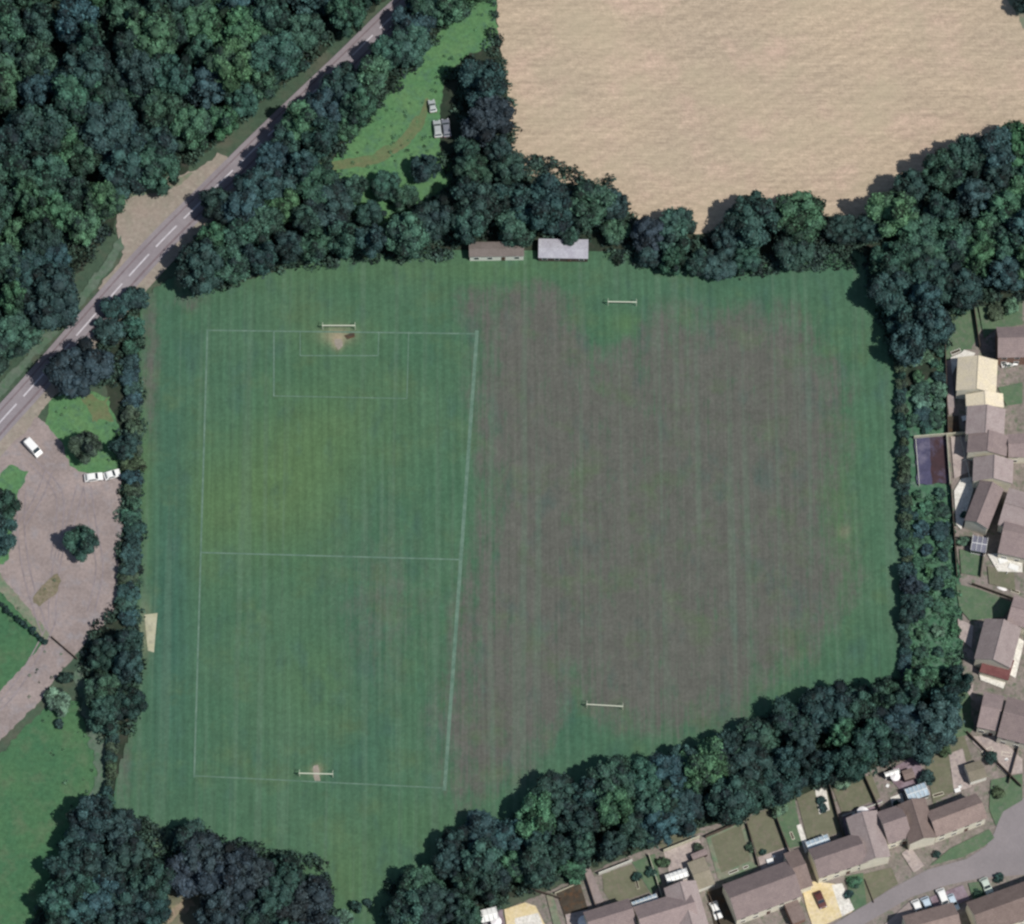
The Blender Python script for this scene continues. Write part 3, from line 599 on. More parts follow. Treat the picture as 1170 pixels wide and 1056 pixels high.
# undergrowth: brambles, saplings and ivy filling the gaps between the trunks
def undergrowth(name, polys, step, rr, avoid, seed, color):
    r_ = np.random.default_rng(seed); tmpl = []
    for k in range(6):
        n = 46; d = r_.normal(size=(n, 3)); d[:, 2] = abs(d[:, 2]); d /= np.linalg.norm(d, axis=1)[:, None]
        c_ = d*r_.uniform(.6, 1.1, n)[:, None]; nn_ = d+r_.normal(size=(n, 3))*.5; nn_ /= np.linalg.norm(nn_, axis=1)[:, None]
        a = np.cross(nn_, r_.normal(size=(n, 3))); a /= np.linalg.norm(a, axis=1)[:, None]; b = np.cross(nn_, a); s_ = r_.uniform(.12, .3, n)[:, None]
        tmpl.append(np.stack([c_-a*s_, c_-b*s_*.7, c_+a*s_, c_+b*s_*.7], 1).reshape(-1, 3))
    pts = []
    for pl in polys:
        pa = np.array(pl, float); n = int((pa[:, 0].max()-pa[:, 0].min())*(pa[:, 1].max()-pa[:, 1].min())/(step*step))
        x = r_.uniform(pa[:, 0].min(), pa[:, 0].max(), n); y = r_.uniform(pa[:, 1].min(), pa[:, 1].max(), n)
        m_ = inside(x, y, pa)&(x > -60)&(x < 1230)&(y > -60)&(y < 1110)
        for A_ in avoid: m_ &= ~inside(x, y, np.array(A_, float))
        pts.append(np.stack([x[m_], y[m_]], 1))
    pts = np.concatenate(pts); V, T = [], []
    for i, (x, y) in enumerate(pts):
        g_ = G(x, y, 0)
        if min(((RC[j].x-g_.x)**2+(RC[j].y-g_.y)**2) for j in range(0, len(RC), 2)) < 36: continue
        s_ = r_.uniform(*rr); an = r_.uniform(0, 6.28); t = tmpl[i % 6]; ca, sa = math.cos(an), math.sin(an)
        V.append(np.stack([(t[:, 0]*ca-t[:, 1]*sa)*s_+g_.x, (t[:, 0]*sa+t[:, 1]*ca)*s_+g_.y, t[:, 2]*s_*r_.uniform(.7, 1.5)+.05], 1))
        T.append(np.clip(np.repeat(r_.uniform(.2, .8)+r_.normal(size=len(t)//4)*.15, 4), 0, 1))
    V = np.concatenate(V); T = np.concatenate(T); F = np.arange(len(V)).reshape(-1, 4).tolist()
    me = bpy.data.meshes.new(name); me.from_pydata(V.tolist(), [], F); me.update(); me.materials.append(M['leaf'])
    at_ = me.attributes.new('leaf', 'FLOAT', 'POINT'); at_.data.foreach_set('value', T.astype(np.float32))
    o = bpy.data.objects.new(name, me); COL.objects.link(o); o.color = (*color, 1); setp(o, kind='stuff'); return o
undergrowth('undergrowth', WOODS, 7.5, (.8, 2.0), [GLADE, DECK, [(485, 95), (520, 95), (524, 178), (485, 178)], [(705, 200), (1000, 205), (1000, 250), (855, 255), (800, 272), (740, 255), (715, 240), (700, 222)], [(1018, 432), (1050, 400), (1090, 400), (1092, 770), (1018, 770)], [(104, 846), (160, 846), (160, 925), (104, 925)], [(522, 272), (685, 272), (685, 310), (522, 310)], [(60, 455), (139, 440), (139, 545), (60, 545)], [(192, 980), (250, 1000), (252, 1080), (180, 1080)]], 21, (.030, .058, .042))
undergrowth('grass_tussocks', [GLADE], 14, (.2, .55), [], 23, (.07, .16, .08))
undergrowth('grass_tussocks', [[(60, 458), (85, 440), (125, 455), (139, 500), (138, 545), (112, 545), (78, 535), (50, 485)], [(-20, 655), (58, 726), (88, 756), (60, 780), (30, 800), (25, 765), (50, 735), (-20, 690)], [(40, 820), (90, 780), (112, 850), (104, 925), (70, 960)], [(36, 690), (52, 664), (70, 655), (64, 682)]], 17, (.2, .5), [], 24, (.08, .15, .09))
undergrowth('rough_growth', [SCRUB], 5.5, (.3, 1.0), [DECK], 22, (.06, .135, .08))

# ------------------------------------------------------------------ buildings
def frame_from(A, B, C, z):
    a, b, c_ = G(*A, z), G(*B, z), G(*C, z); u = (b-a); L = u.length; u.normalize(); n = Vector((-u.y, u.x, 0))
    w_ = (c_-a).dot(n); s = 1 if w_ > 0 else -1; ctr = a+u*L/2+n*w_/2
    return ctr, math.atan2(u.y, u.x), L, abs(w_)
HOUSES = []
def house(A, B, C, label, eave=5.0, pitch=36, roof='roof_mauve', wall='render', group='houses of the estate', name='house', cat='house', over=.3, win=True, chim=None, door=True, storeys=2, hip=0, side='roof'):
    """A,B ends of one eave (parallel to the ridge), C the opposite eave above A"""
    ctr, rz, L, W = frame_from(A, B, C, eave)
    root = empty(name, (ctr.x, ctr.y, 0), rz, label, cat, group)
    hl = L/2-over*.5; hw = W/2-over; rise = math.tan(R(pitch))*W/2; zr = eave+rise; zt = eave+over*math.tan(R(pitch))
    mb_ = MB(); b = 0
    mb_.v = [(-hl, -hw, 0), (hl, -hw, 0), (hl, hw, 0), (-hl, hw, 0), (-hl, -hw, zt-.06), (hl, -hw, zt-.06), (hl, hw, zt-.06), (-hl, hw, zt-.06), (-hl, 0, zr-.06), (hl, 0, zr-.06)]
    mb_.f = [(0, 3, 2, 1), (0, 1, 5, 4), (2, 3, 7, 6), (1, 2, 6, 9, 5), (3, 0, 4, 8, 7), (4, 5, 9, 8), (6, 7, 8, 9)]
    mb_.build('wall', wall, root)
    HL, HW, t = L/2, W/2, .12
    v_ = []
    for x in (-HL, HL):
        v_ += [(x, -HW, eave), (x, 0, zr), (x, HW, eave), (x, HW, eave+t), (x, 0, zr+t), (x, -HW, eave+t)]
    f_ = [(0, 1, 7, 6), (1, 2, 8, 7), (2, 3, 9, 8), (3, 4, 10, 9), (4, 5, 11, 10), (5, 0, 6, 11), (0, 5, 4, 1), (1, 4, 3, 2), (6, 7, 10, 11), (7, 8, 9, 10)]
    rf = mesh_obj('roof', v_, f_, roof, root)
    MB().box(-HL-.01, HL+.01, -.1, .1, zr+t-.03, zr+t+.06).build('ridge_cap', roof, rf)
    if chim is not None:
        MB().box(chim-.35, chim+.35, .2, .8, zr-.6, zr+.9).box(chim-.2, chim+.2, .35, .65, zr+.9, zr+1.15).build('chimney', 'chimney', rf)
    if win:
        zs_ = [1.0, 3.4] if storeys == 2 else [1.0]
        nwin = max(2, int(L/2.6))
        for s in (-1, 1):
            for zi, z0 in enumerate(zs_):
                for k in range(nwin):
                    x = -hl+(k+.5)*2*hl/nwin; y = s*hw
                    if door and zi == 0 and k == nwin//2:
                        d_ = MB().box(x-.45, x+.45, min(y, y+s*.05), max(y, y+s*.05), .02, 2.05).build('door', 'door', root)
                        MB().box(x+.28, x+.36, min(y+s*.05, y+s*.1), max(y+s*.05, y+s*.1), .98, 1.06).build('handle', 'frame', d_); continue
                    fr = MB().box(x-.6, x+.6, min(y, y+s*.04), max(y, y+s*.04), z0, min(z0+1.15, eave-.05)).build('window', 'frame', root)
                    MB().box(x-.5, x+.5, min(y+s*.04, y+s*.06), max(y+s*.04, y+s*.06), z0+.1, min(z0+1.05, eave-.15)).build('pane', 'glass', fr)
    HOUSES.append(root); return root
def shed(A, B, C, label, eave=2.1, pitch=15, roof='roof_felt', wall='dark_wall', name='garden_shed', cat='shed', group=None, **k):
    return house(A, B, C, label, eave, pitch, roof, wall, group, name, cat, .12, False, None, False, 1)
def lean(A, B, C, label, h=2.6, roof='cons', name='conservatory', cat='conservatory', group=None, wall='frame'):
    """glazed or flat-roofed extension with bars"""
    ctr, rz, L, W = frame_from(A, B, C, h); root = empty(name, (ctr.x, ctr.y, 0), rz, label, cat, group)
    MB().box(-L/2+.06, L/2-.06, -W/2+.06, W/2-.06, 0, .7).build('plinth', wall, root)
    MB().box(-L/2+.1, L/2-.1, -W/2+.1, W/2-.1, .7, h-.1).build('glazing', 'glass', root)
    rf = MB().prism([(-W/2, h-.1), (W/2, h-.1), (W/2, h+.1), (0, h+.38), (-W/2, h+.1)], -L/2, L/2, 'x').build('roof', roof, root)
    n = max(2, int(L/.9)); mb_ = MB()
    for k in range(n+1):
        x = -L/2+k*L/n; mb_.box(x-.04, x+.04, -W/2-.02, W/2+.02, h+.36, h+.42)
    mb_.box(-L/2-.02, L/2+.02, -.06, .06, h+.40, h+.46); mb_.build('glazing_bars', 'frame', rf)
    return root

# pavilions on the top edge of the field
house((536, 294), (599, 293), (536, 277), 'brown roofed pavilion with white front wall, left of the pair at the field edge', 3.0, 14, 'roof_felt', 'white_wall', 'pavilions at the top of the playing field', 'pavilion', 'pavilion', .3, True, None, True, 1)
house((615, 295), (672, 296), (617, 273), 'pavilion with patchy white tin roof, right of the pair at the field edge', 2.4, 6, 'roof_tin', 'dark_wall', 'pavilions at the top of the playing field', 'pavilion', 'pavilion', .2, True, None, True, 1)

# right column, top to bottom
house((1140, 409), (1215, 408), (1140, 374), 'house with mauve roof at the right edge, topmost of the estate', 5, 36, 'roof_mauve', 'brick')
house((1140, 412), (1138, 450), (1094, 413), 'house with bright cream roof, uppermost beside the scrub strip', 5, 24, 'roof_cream', chim=None)
house((1149, 468), (1147, 500), (1105, 466), 'narrow house with pale roof between the cream roof and the courtyard house', 5.2, 24, 'roof_grey')
house((1146, 450), (1147, 466), (1103, 452), 'cream roofed end block joining the bright cream house', 4.6, 22, 'roof_cream', win=False, door=False)
house((1152, 498), (1150, 522), (1106, 500), 'wide gabled house with pinkish roof beside the dark deck', 5, 26, 'roof_mauve')
house((1158, 526), (1157, 553), (1112, 528), 'gabled house with half beige half brown roof, below the pinkish one', 4.6, 30, 'roof_grey')
house((1147, 559), (1129, 605), (1118, 553), 'slanting gabled house with brown roof beside the white patio', 5, 33, 'roof_mauve')
house((1140, 600), (1215, 622), (1148, 556), 'large grey roofed house at the right edge beside the slanting house', 5, 24, 'roof_grey')
house((1140, 632), (1215, 648), (1148, 588), 'brown roofed house at the right edge above the white garden furniture', 4.2, 30, 'roof_mauve')
lean((1109, 629), (1126, 632), (1112, 612), 'slate blue garden room with white lower edge beside a small lawn', 2.4, 'slate_glass', 'garden_room', 'garden room')
house((1152, 523), (1215, 522), (1152, 496), 'purplish roofed house at the right edge behind the pinkish roofed one', 4.4, 25, 'roof_mauve')
house((1167, 718), (1155, 764), (1125, 707), 'slanting house with wide grey and brown roof above the curved white patio', 5, 32, 'roof_grey')
shed((1119, 768), (1152, 778), (1124, 744), 'dark red tiled extension below the slanting grey roofed house', 2.6, 18, 'roof_red', 'render', 'house_extension', 'extension')
house((1150, 712), (1215, 730), (1156, 680), 'pinkish roofed house at the right edge below the white boat', 5, 30, 'roof_mauve')
house((1116, 831), (1139, 836), (1126, 791), 'small mauve roofed house, left of two joined above the gravel garden', 4.6, 33, 'roof_mauve')
house((1139, 842), (1215, 862), (1150, 796), 'wide mauve roofed house, right of two joined at the right edge', 5, 33, 'roof_mauve')
# lower row, left to right
house((676, 1072), (728, 1056), (668, 1042), 'mauve roofed house at the bottom edge, leftmost of the garden row', 5, 36, 'roof_mauve')
house((736, 1074), (800, 1054), (724, 1036), 'mauve roofed house at the bottom edge behind the long white conservatory', 5, 36, 'roof_mauve')
house((810, 1058), (795, 1006), (774, 1070), 'light grey cross wing jutting towards the gardens at the bottom edge', 5, 30, 'roof_grey', win=False, door=False)
house((842, 1052), (917, 1024), (823, 1012), 'long terraced house with mauve roof below the square olive lawn', 5, 36, 'roof_mauve')
house((912, 1018), (929, 1012), (900, 974), 'short house with mauve roof joined to the end of the long one', 4.4, 28, 'roof_brown', win=False, door=False)
house((936, 1004), (992, 985), (925, 970), 'terraced house with mauve roof behind the blue and white conservatory', 5, 36, 'roof_mauve')
house((1018, 979), (1002, 926), (984, 994), 'light grey cross wing left of the small two storey house', 5, 28, 'roof_grey', win=False, door=False)
house((1015, 965), (1042, 956), (1002, 928), 'small mauve house squeezed between the cross wing and the brown wing', 4.8, 36, 'roof_mauve')
house((1071, 957), (1057, 912), (1040, 969), 'brown roofed wing with cream front wall at the left end of the long corner house', 5.2, 32, 'roof_brown')
house((1070, 957), (1128, 935), (1058, 928), 'long corner house with dark red rear slope beside the road turn', 5, 36, 'roof_brown')
house((1042, 1082), (1100, 1066), (1034, 1046), 'mauve roofed house at the bottom edge behind the parked white cars', 5, 36, 'roof_brown')
house((1120, 1070), (1230, 1030), (1108, 1030), 'brown roofed house at the bottom right corner of the estate', 5, 36, 'roof_brown')
# outbuildings
shed((798, 1017), (817, 1010), (788, 985), 'mossy flat roofed garage beside the shaded driveway', 2.5, 10, 'roof_olive', 'white_wall', 'garage', 'garage')
shed((792, 983), (809, 976), (790, 976), 'small pinkish roofed shed above the mossy garage', 2.1, 8, 'roof_mauve')
shed((1109, 894), (1128, 888), (1103, 874), 'grey roofed garage with white front behind the long corner house', 2.6, 14, 'roof_olive', 'white_wall', 'garage', 'garage')
shed((1034, 892), (1046, 888), (1031, 881), 'small reddish brown shed beside the white parasol', 2.1, 12, 'roof_brown')
shed((906, 1056), (921, 1050), (900, 1022), 'purplish flat roofed garage left of the golden gravel', 2.6, 5, 'roof_brown', 'brick', 'garage', 'garage')
shed((1022, 1020), (1032, 1012), (1030, 973), 'pink roofed porch strip in front of the small mauve house', 2.4, 5, 'roof_mauve', 'brick', 'porch', 'porch') if False else None
lean((724, 1038), (752, 1028), (722, 1031), 'long white and blue conservatory behind a mauve roofed house', 2.6)
lean((924, 972), (949, 963), (921, 962), 'blue and white conservatory at the foot of the pale garden path', 2.6)
lean((1039, 916), (1062, 908), (1034, 902), 'blue glazed conservatory behind the brown roofed wing', 2.6)
lean((1012, 888), (1028, 883), (1011, 883), 'white framed canopy at the far end of the shaded garden', 2.3, 'frame', 'garden_canopy', 'canopy')
lean((763, 1009), (787, 1001), (760, 1000), 'small white garden room beside the light grey cross wing', 2.3, 'frame', 'garden_room', 'garden room')
lean((545, 1056), (570, 1050), (542, 1042), 'white roofed shed at the bottom edge beside the tree belt', 2.3, 'frame', 'garden_room', 'garden room')

# ------------------------------------------------------------------ gardens, drives, estate road
sheet('road', [(800, 1200), (905, 1085), (960, 1052), (1018, 1016), (1060, 994), (1104, 982), (1126, 968), (1136, 952), (1146, 925), (1170, 912), (1400, 860), (1400, 960), (1170, 1000), (1120, 1004), (1082, 1012), (1040, 1026), (985, 1058), (930, 1110), (880, 1200)], 'road2', 0)
ribbon('kerb', smooth_line([(905, 1085), (960, 1052), (1018, 1016), (1060, 994), (1104, 982), (1126, 968), (1136, 952), (1146, 925), (1170, 912)], 5), .22, 'kerb', 0, .01, h=.12)
ribbon('kerb', smooth_line([(1170, 1000), (1120, 1004), (1082, 1012), (1040, 1026), (985, 1058)], 5), .22, 'kerb', 0, .01, h=.12)
S = sheet
S('lawn', [(688, 1000), (722, 988), (742, 1020), (700, 1034), (690, 1020)], 'lawn_olive')
S('lawn', [(722, 986), (748, 976), (756, 1010), (744, 1022)], 'lawn_green')
S('garden_bed', [(748, 962), (796, 944), (800, 952), (756, 970)], 'lawn_olive')
S('patio', [(758, 973), (798, 958), (806, 975), (788, 985), (794, 1006), (768, 1012)], 'patio')
S('path', [(806, 954), (850, 936), (866, 992), (832, 1010), (820, 1004)], 'verge')
S('lawn', [(812, 958), (846, 943), (858, 984), (824, 998)], 'lawn_olive')
S('lawn', [(852, 936), (880, 924), (898, 968), (866, 980)], 'lawn_olive')
S('patio', [(866, 980), (900, 968), (908, 982), (870, 996)], 'patio')
S('lawn', [(882, 924), (908, 914), (918, 966), (902, 970)], 'lawn_green')
S('lawn', [(910, 912), (944, 896), (962, 950), (924, 966)], 'lawn_olive')
S('path', [(910, 944), (915, 942), (925, 970), (920, 976)], 'patio_white')
S('patio', [(931, 902), (943, 898), (948, 926), (936, 931)], 'patio_white')
S('lawn', [(950, 898), (996, 886), (1006, 912), (962, 930)], 'lawn_olive')
S('lawn', [(950, 894), (962, 890), (958, 906)], 'lawn_green')
S('patio', [(962, 932), (1008, 914), (1004, 926), (984, 934), (990, 948), (966, 956)], 'patio_mauve')
S('patio', [(1017, 912), (1030, 907), (1036, 926), (1021, 931)], 'patio_white')
S('patio', [(1010, 884), (1048, 862), (1060, 900), (1030, 905)], 'patio_mauve')
S('lawn', [(1056, 868), (1082, 860), (1090, 905), (1066, 918)], 'lawn_olive')
S('lawn', [(1064, 850), (1100, 836), (1110, 868), (1082, 880)], 'lawn_olive')
S('patio', [(1084, 862), (1100, 856), (1110, 900), (1090, 906)], 'patio')
S('lawn', [(1132, 892), (1168, 885), (1168, 915), (1146, 928), (1138, 945), (1130, 925)], 'lawn_green')
S('gravel_garden', [(1108, 842), (1140, 842), (1168, 868), (1168, 884), (1150, 886), (1112, 850)], 'patio')
S('lawn', [(1062, 990), (1086, 970), (1130, 948), (1136, 958), (1124, 968), (1100, 980)], 'lawn_green')
S('lawn', [(985, 1000), (1018, 992), (1026, 1010), (990, 1034)], 'lawn_olive')
S('lawn', [(966, 1002), (986, 998), (990, 1034), (974, 1042)], 'lawn_green')
S('driveway', [(915, 1012), (930, 1008), (948, 1010), (960, 1012), (974, 1042), (946, 1056), (930, 1064), (922, 1040)], 'patio_gold')
S('driveway', [(950, 1012), (962, 1010), (976, 1040), (962, 1048)], 'patio_white')
S('driveway', [(1030, 976), (1040, 968), (1056, 990), (1044, 998)], 'patio')
S('driveway', [(1005, 1062), (1040, 1030), (1052, 1046), (1050, 1062)], 'gravel')
S('driveway', [(1062, 1026), (1100, 1012), (1108, 1028), (1070, 1045)], 'patio_mauve')
S('lawn', [(1106, 1010), (1120, 1008), (1124, 1026), (1112, 1030)], 'lawn_green')
S('driveway', [(808, 1020), (836, 1010), (846, 1062), (818, 1066)], 'soil')  # driveway lying in shadow: the shade is painted by a dark soil colour
S('garden_soil', [(636, 1020), (662, 1008), (672, 1040), (646, 1050)], 'soil')
S('patio', [(576, 1040), (600, 1032), (612, 1036), (624, 1060), (580, 1066)], 'patio_gold')
S('patio', [(588, 1050), (615, 1044), (622, 1062), (590, 1068)], 'patio_white')
S('path', [(624, 1024), (631, 1021), (642, 1060), (634, 1064)], 'verge')
S('path', [(664, 996), (674, 992), (690, 1030), (680, 1040)], 'gravel')
S('patio', [(546, 1046), (574, 1040), (578, 1070), (548, 1070)], 'patio_mauve')
S('patio', [(646, 1046), (672, 1040), (676, 1066), (650, 1070)], 'patio')
S('lawn', [(1096, 628), (1124, 638), (1120, 660), (1098, 656)], 'lawn_green')
S('lawn', [(1128, 648), (1158, 652), (1160, 676), (1130, 668)], 'lawn_olive')
S('lawn', [(1092, 668), (1118, 674), (1158, 690), (1146, 706), (1108, 710), (1096, 696)], 'lawn_green')
S('patio', [(1128, 634), (1168, 632), (1168, 655), (1140, 654)], 'patio_white')
S('patio', [(1098, 548), (1110, 546), (1112, 560), (1098, 606), (1092, 600), (1090, 562)], 'patio_white')
S('patio', [(1086, 500), (1106, 500), (1108, 540), (1090, 548)], 'patio')
S('lawn', [(1140, 444), (1168, 438), (1168, 462), (1150, 465)], 'lawn_green')
S('lawn', [(1086, 795), (1108, 788), (1112, 835), (1090, 845)], 'lawn_green', 2)
S('patio', [(1082, 424), (1086, 410), (1102, 402), (1113, 404), (1110, 412), (1094, 416), (1088, 432)], 'patio_white', 1)
S('lawn', [(1118, 352), (1168, 346), (1168, 372), (1136, 378), (1124, 388)], 'lawn_green')
S('path', [(1078, 415), (1086, 412), (1092, 470), (1084, 476)], 'gravel')
S('garden_soil', [(1080, 478), (1095, 476), (1096, 494), (1080, 496)], 'soil')
S('patio', [(1118, 768), (1134, 768), (1150, 778), (1146, 788), (1120, 778)], 'patio_white')
S('patio', [(1094, 708), (1112, 716), (1110, 742), (1096, 730)], 'patio')
S('path', [(1164, 730), (1170, 734), (1160, 776), (1153, 772)], 'patio_white')
S('patio', [(1104, 790), (1112, 782), (1110, 800)], 'patio')
deck = S('decking', [(1044, 500), (1063, 499), (1066, 554), (1048, 555)], 'deck', 1); S('decking', [(1062, 499), (1082, 499), (1084, 553), (1065, 554)], 'deck2', 1)

# ------------------------------------------------------------------ fences
def fence(a, b, m, label, h=1.8, group='garden fences of the estate', name='garden_fence', thick=.06, cat='fence'):
    A, B = G(*a), G(*b); d_ = B-A; L = d_.length; root = empty(name, A, math.atan2(d_.y, d_.x), label, cat, group)
    n = max(1, round(L/1.83)); mb_ = MB()
    for k in range(n): mb_.box(k*L/n+.05, (k+1)*L/n-.05, -thick/2, thick/2, .05, h-.08)
    mb_.build('fence_panel', m, root)
    for k in range(n+1): MB().box(k*L/n-.05, k*L/n+.05, -.06, .06, 0, h+.04).build('post', m, root)
    MB().box(0, L, -.05, .05, h-.078, h).build('rail', m, root); return root
fence((1044, 502), (1106, 497), 'fence_pale', 'long pale fence along the upper side of the dark deck', 2.0, thick=.14)
fence((1081, 500), (1085, 556), 'fence_pale', 'pale fence down the right side of the dark deck', 2.0, thick=.14)
fence((1046, 504), (1050, 556), 'fence_white', 'low whitish fence down the left side of the dark deck', 1.0)
fence((1079, 378), (1083, 498), 'fence_dark', 'dark fence between the scrub strip and the cream roofed house', 1.8)
fence((1086, 556), (1093, 660), 'fence_dark', 'dark fence between the scrub strip and the white patio garden', 1.8)
fence((1110, 669), (1160, 687), 'fence_dark', 'dark slanting fence below the small lawn with the white boat', 1.7)
fence((1123, 636), (1120, 660), 'fence_dark', 'short dark fence right of the small bright lawn', 1.7)
fence((1104, 838), (1166, 900), 'fence_dark', 'long dark diagonal fence beside the gravel garden', 1.8)
fence((1166, 846), (1152, 896), 'fence_dark', 'dark fence at the right edge of the gravel garden', 1.6)
fence((1112, 350), (1119, 398), 'fence_dark', 'dark fence behind the cream roofed house, right of the grass bank', 1.7)
fence((980, 872), (1014, 948), 'fence_dark', 'dark fence left of the garden with the white parasol', 1.8)
fence((946, 894), (963, 958), 'fence_dark', 'dark fence right of the pale paved strip with two holes', 1.8)
fence((884, 928), (908, 994), 'fence_dark', 'dark fence right of the shaded lawn in the garden row', 1.8)
fence((853, 942), (866, 990), 'fence_dark', 'dark fence right of the square olive lawn', 1.5)
fence((806, 958), (852, 938), 'fence_dark', 'dark fence along the top of the square olive lawn', 1.7)
fence((758, 974), (799, 958), 'fence_pale', 'bright pale fence above the paved garden in the lower row', 1.9, thick=.2)
fence((684, 1000), (722, 985), 'fence_white', 'whitish fence under the tree belt at the left lawn', 1.8, thick=.16)
fence((741, 978), (756, 1026), 'fence_pale', 'pale fence right of the left lawn of the garden row', 1.5)
fence((962, 934), (1008, 918), 'fence_white', 'white fence below the olive lawn beside the parasol', 1.2)
fence((608, 1018), (640, 1028), 'fence_dark', 'dark fence at the back of the bottom edge golden patio', 1.8)
fence((634, 1022), (662, 1010), 'fence_pale', 'pale fence behind the bare dark garden soil', 1.2)
fence((668, 1000), (682, 1042), 'fence_dark', 'dark fence left of the narrow lilac path at the bottom', 1.6)
fence((810, 1024), (824, 1060), 'fence_dark', 'dark fence beside the shaded driveway with a white car', 1.5)
fence((1097, 500), (1110, 556), 'fence_white', 'white low fence along the paved yard right of the deck', .8)
fence((988, 1006), (998, 1032), 'fence_dark', 'dark low fence between two front lawns above the road', .9)
def hedge_fence(a, b, label):
    return fence(a, b, 'fence_dark', label, 1.5, 'fences round the car park', 'boundary_fence', .5)
along([(-8, 684), (26, 712), (52, 733)], 5.5, (.55, .85), (1.7, 2.1), 'in the clipped boundary hedge left of the gravel track', 'shrubs of the clipped boundary hedge', ['dark'], 'the top')
fence((59, 729), (88, 754), 'fence_dark', 'dark gate fence across the gravel between the car park and its track', 1.3, 'fences round the car park', 'boundary_fence', .12)

# ------------------------------------------------------------------ goals
def goal(px, py, label, rz=0, L=7.32, net=True):
    A = G(px, py-4, 0) if False else G(px, py, 2.44)
    root = empty('football_goal', (A.x, A.y, 0), rz, label, 'goal', 'goals on the playing field')
    r_ = .09
    for s in (-1, 1):
        MB().tube((s*L/2, 0, 0), (s*L/2, 0, 2.44), r_, r_, 10).build('post', 'steel', root)
        MB().tube((s*L/2, 0, 2.40), (s*L/2, .9, 2.1), .05, .05, 6).tube((s*L/2, .9, 2.1), (s*L/2, 1.5, 0), .05, .05, 6).build('side_stay', 'steel', root)
    MB().tube((-L/2-.1, 0, 2.44), (L/2+.1, 0, 2.44), r_*1.35, r_*1.35, 10).build('crossbar', 'steel', root)
    return root
goal(387, 372, 'white goal behind the worn bare patch at the top of the left pitch', R(0))
goal(361, 884, 'white goal on the worn patch at the bottom of the left pitch', R(-1.5))
goal(711, 345, 'white goal at the top of the right pitch, on greener grass', R(-1), 6.4)
goal(691, 806, 'white goal at the bottom of the right pitch', R(-3.5), 7.9)

# ------------------------------------------------------------------ vehicles
def car(px, py, ang, paint, label, van=False, group='cars in the estate', L=4.2, W=1.78, Hh=1.45):
    A = G(px, py, Hh*.6); root = empty('parked_van' if van else 'parked_car', (A.x, A.y, 0), ang, label, 'van' if van else 'car', group)
    h = L/2
    if van: prof = [(-h, .35), (-h, 2.0), (-h+.25, 2.1), (h-1.5, 2.1), (h-.75, 1.25), (h-.1, 1.05), (h, .75), (h, .35)]
    else: prof = [(-h, .38), (-h-.02, .85), (-h+.25, 1.0), (-h+.8, 1.38), (-h+1.2, Hh), (h-1.75, Hh), (h-1.1, .98), (h-.2, .86), (h, .62), (h-.03, .35)]
    n = len(prof); ws = [(-W/2, .80), (-W/2, 1), (W/2, 1), (W/2, .80)]
    v_ = []
    def ww(z): return W/2 if z < 1.05 else W/2-(.16 if not van else .06)*(min(z, 1.5)-1.05)/.4
    for s in (-1, 1):
        for (x, z) in prof: v_.append((x, s*ww(z), z))
    f_ = [tuple(range(n)), tuple(range(2*n-1, n-1, -1))]+[(i, n+i, n+(i+1) % n, (i+1) % n) for i in range(n)]
    b_ = mesh_obj('body', v_, f_, paint, root)
    bv = b_.modifiers.new('bevel', 'BEVEL'); bv.width = .07; bv.segments = 2; bv.limit_method = 'ANGLE'
    # glass: sits 15 mm proud of the slopes
    def slab(name, p0, p1, wd):
        (x0, z0), (x1, z1) = p0, p1; dx, dz = x1-x0, z1-z0; l = math.hypot(dx, dz); nx__, nz__ = -dz/l*.02, dx/l*.02
        if nz__ < 0: nx__, nz__ = -nx__, -nz__
        w0, w1 = wd*ww(z0)-.1, wd*ww(z1)-.1
        vv = [(x0+nx__, -w0, z0+nz__), (x0+nx__, w0, z0+nz__), (x1+nx__, w1, z1+nz__), (x1+nx__, -w1, z1+nz__)]
        vv += [(a-nx__*2, b, c_-nz__*2) for a, b, c_ in vv]
        mesh_obj(name, vv, [(0, 1, 2, 3), (7, 6, 5, 4), (0, 4, 5, 1), (1, 5, 6, 2), (2, 6, 7, 3), (3, 7, 4, 0)], 'glass', root)
    if van: slab('windscreen', (h-.8, 1.3), (h-1.45, 2.04), 1)
    else:
        slab('windscreen', (h-1.15, 1.0), (h-1.72, Hh-.03), 1); slab('rear_window', (-h+.3, 1.02), (-h+.82, 1.36), 1)
    for s in (-1, 1):
        if not van:
            vv = [(-h+.75, s*(ww(1.05)+.012), 1.02), (h-1.3, s*(ww(1.05)+.012), 1.02), (h-1.75, s*(ww(Hh-.08)+.012), Hh-.1), (-h+1.15, s*(ww(Hh-.08)+.012), Hh-.1)]
            mesh_obj('side_window', vv+[(a, b-s*.02, c_) for a, b, c_ in vv], [(0, 1, 2, 3), (7, 6, 5, 4), (0, 4, 5, 1), (1, 5, 6, 2), (2, 6, 7, 3), (3, 7, 4, 0)], 'glass', root)
        for x in (-h+.8, h-.8):
            wv_ = MB().tube((x, s*(W/2-.2), .33), (x, s*(W/2+.02), .33), .33, .33, 16).build('wheel', 'tyre', root)
            MB().tube((x, s*(W/2+.0), .33), (x, s*(W/2+.035), .33), .2, .2, 12).build('rim', 'rim', wv_)
        MB().box(h-.1, h+.02, min(s*(W/2-.4), s*(W/2-.1)), max(s*(W/2-.4), s*(W/2-.1)), .6, .76).build('headlight', 'lamp', root)
        MB().box(-h-.04, -h+.08, min(s*(W/2-.4), s*(W/2-.1)), max(s*(W/2-.4), s*(W/2-.1)), .68, .84).build('tail_light', 'lamp_red', root)
    return root
CP = 'vehicles in the gravel car park'
car(38, 512, R(-48), 'car_white', 'white van parked alone near the road entrance of the car park', True, CP, 4.6, 1.9)
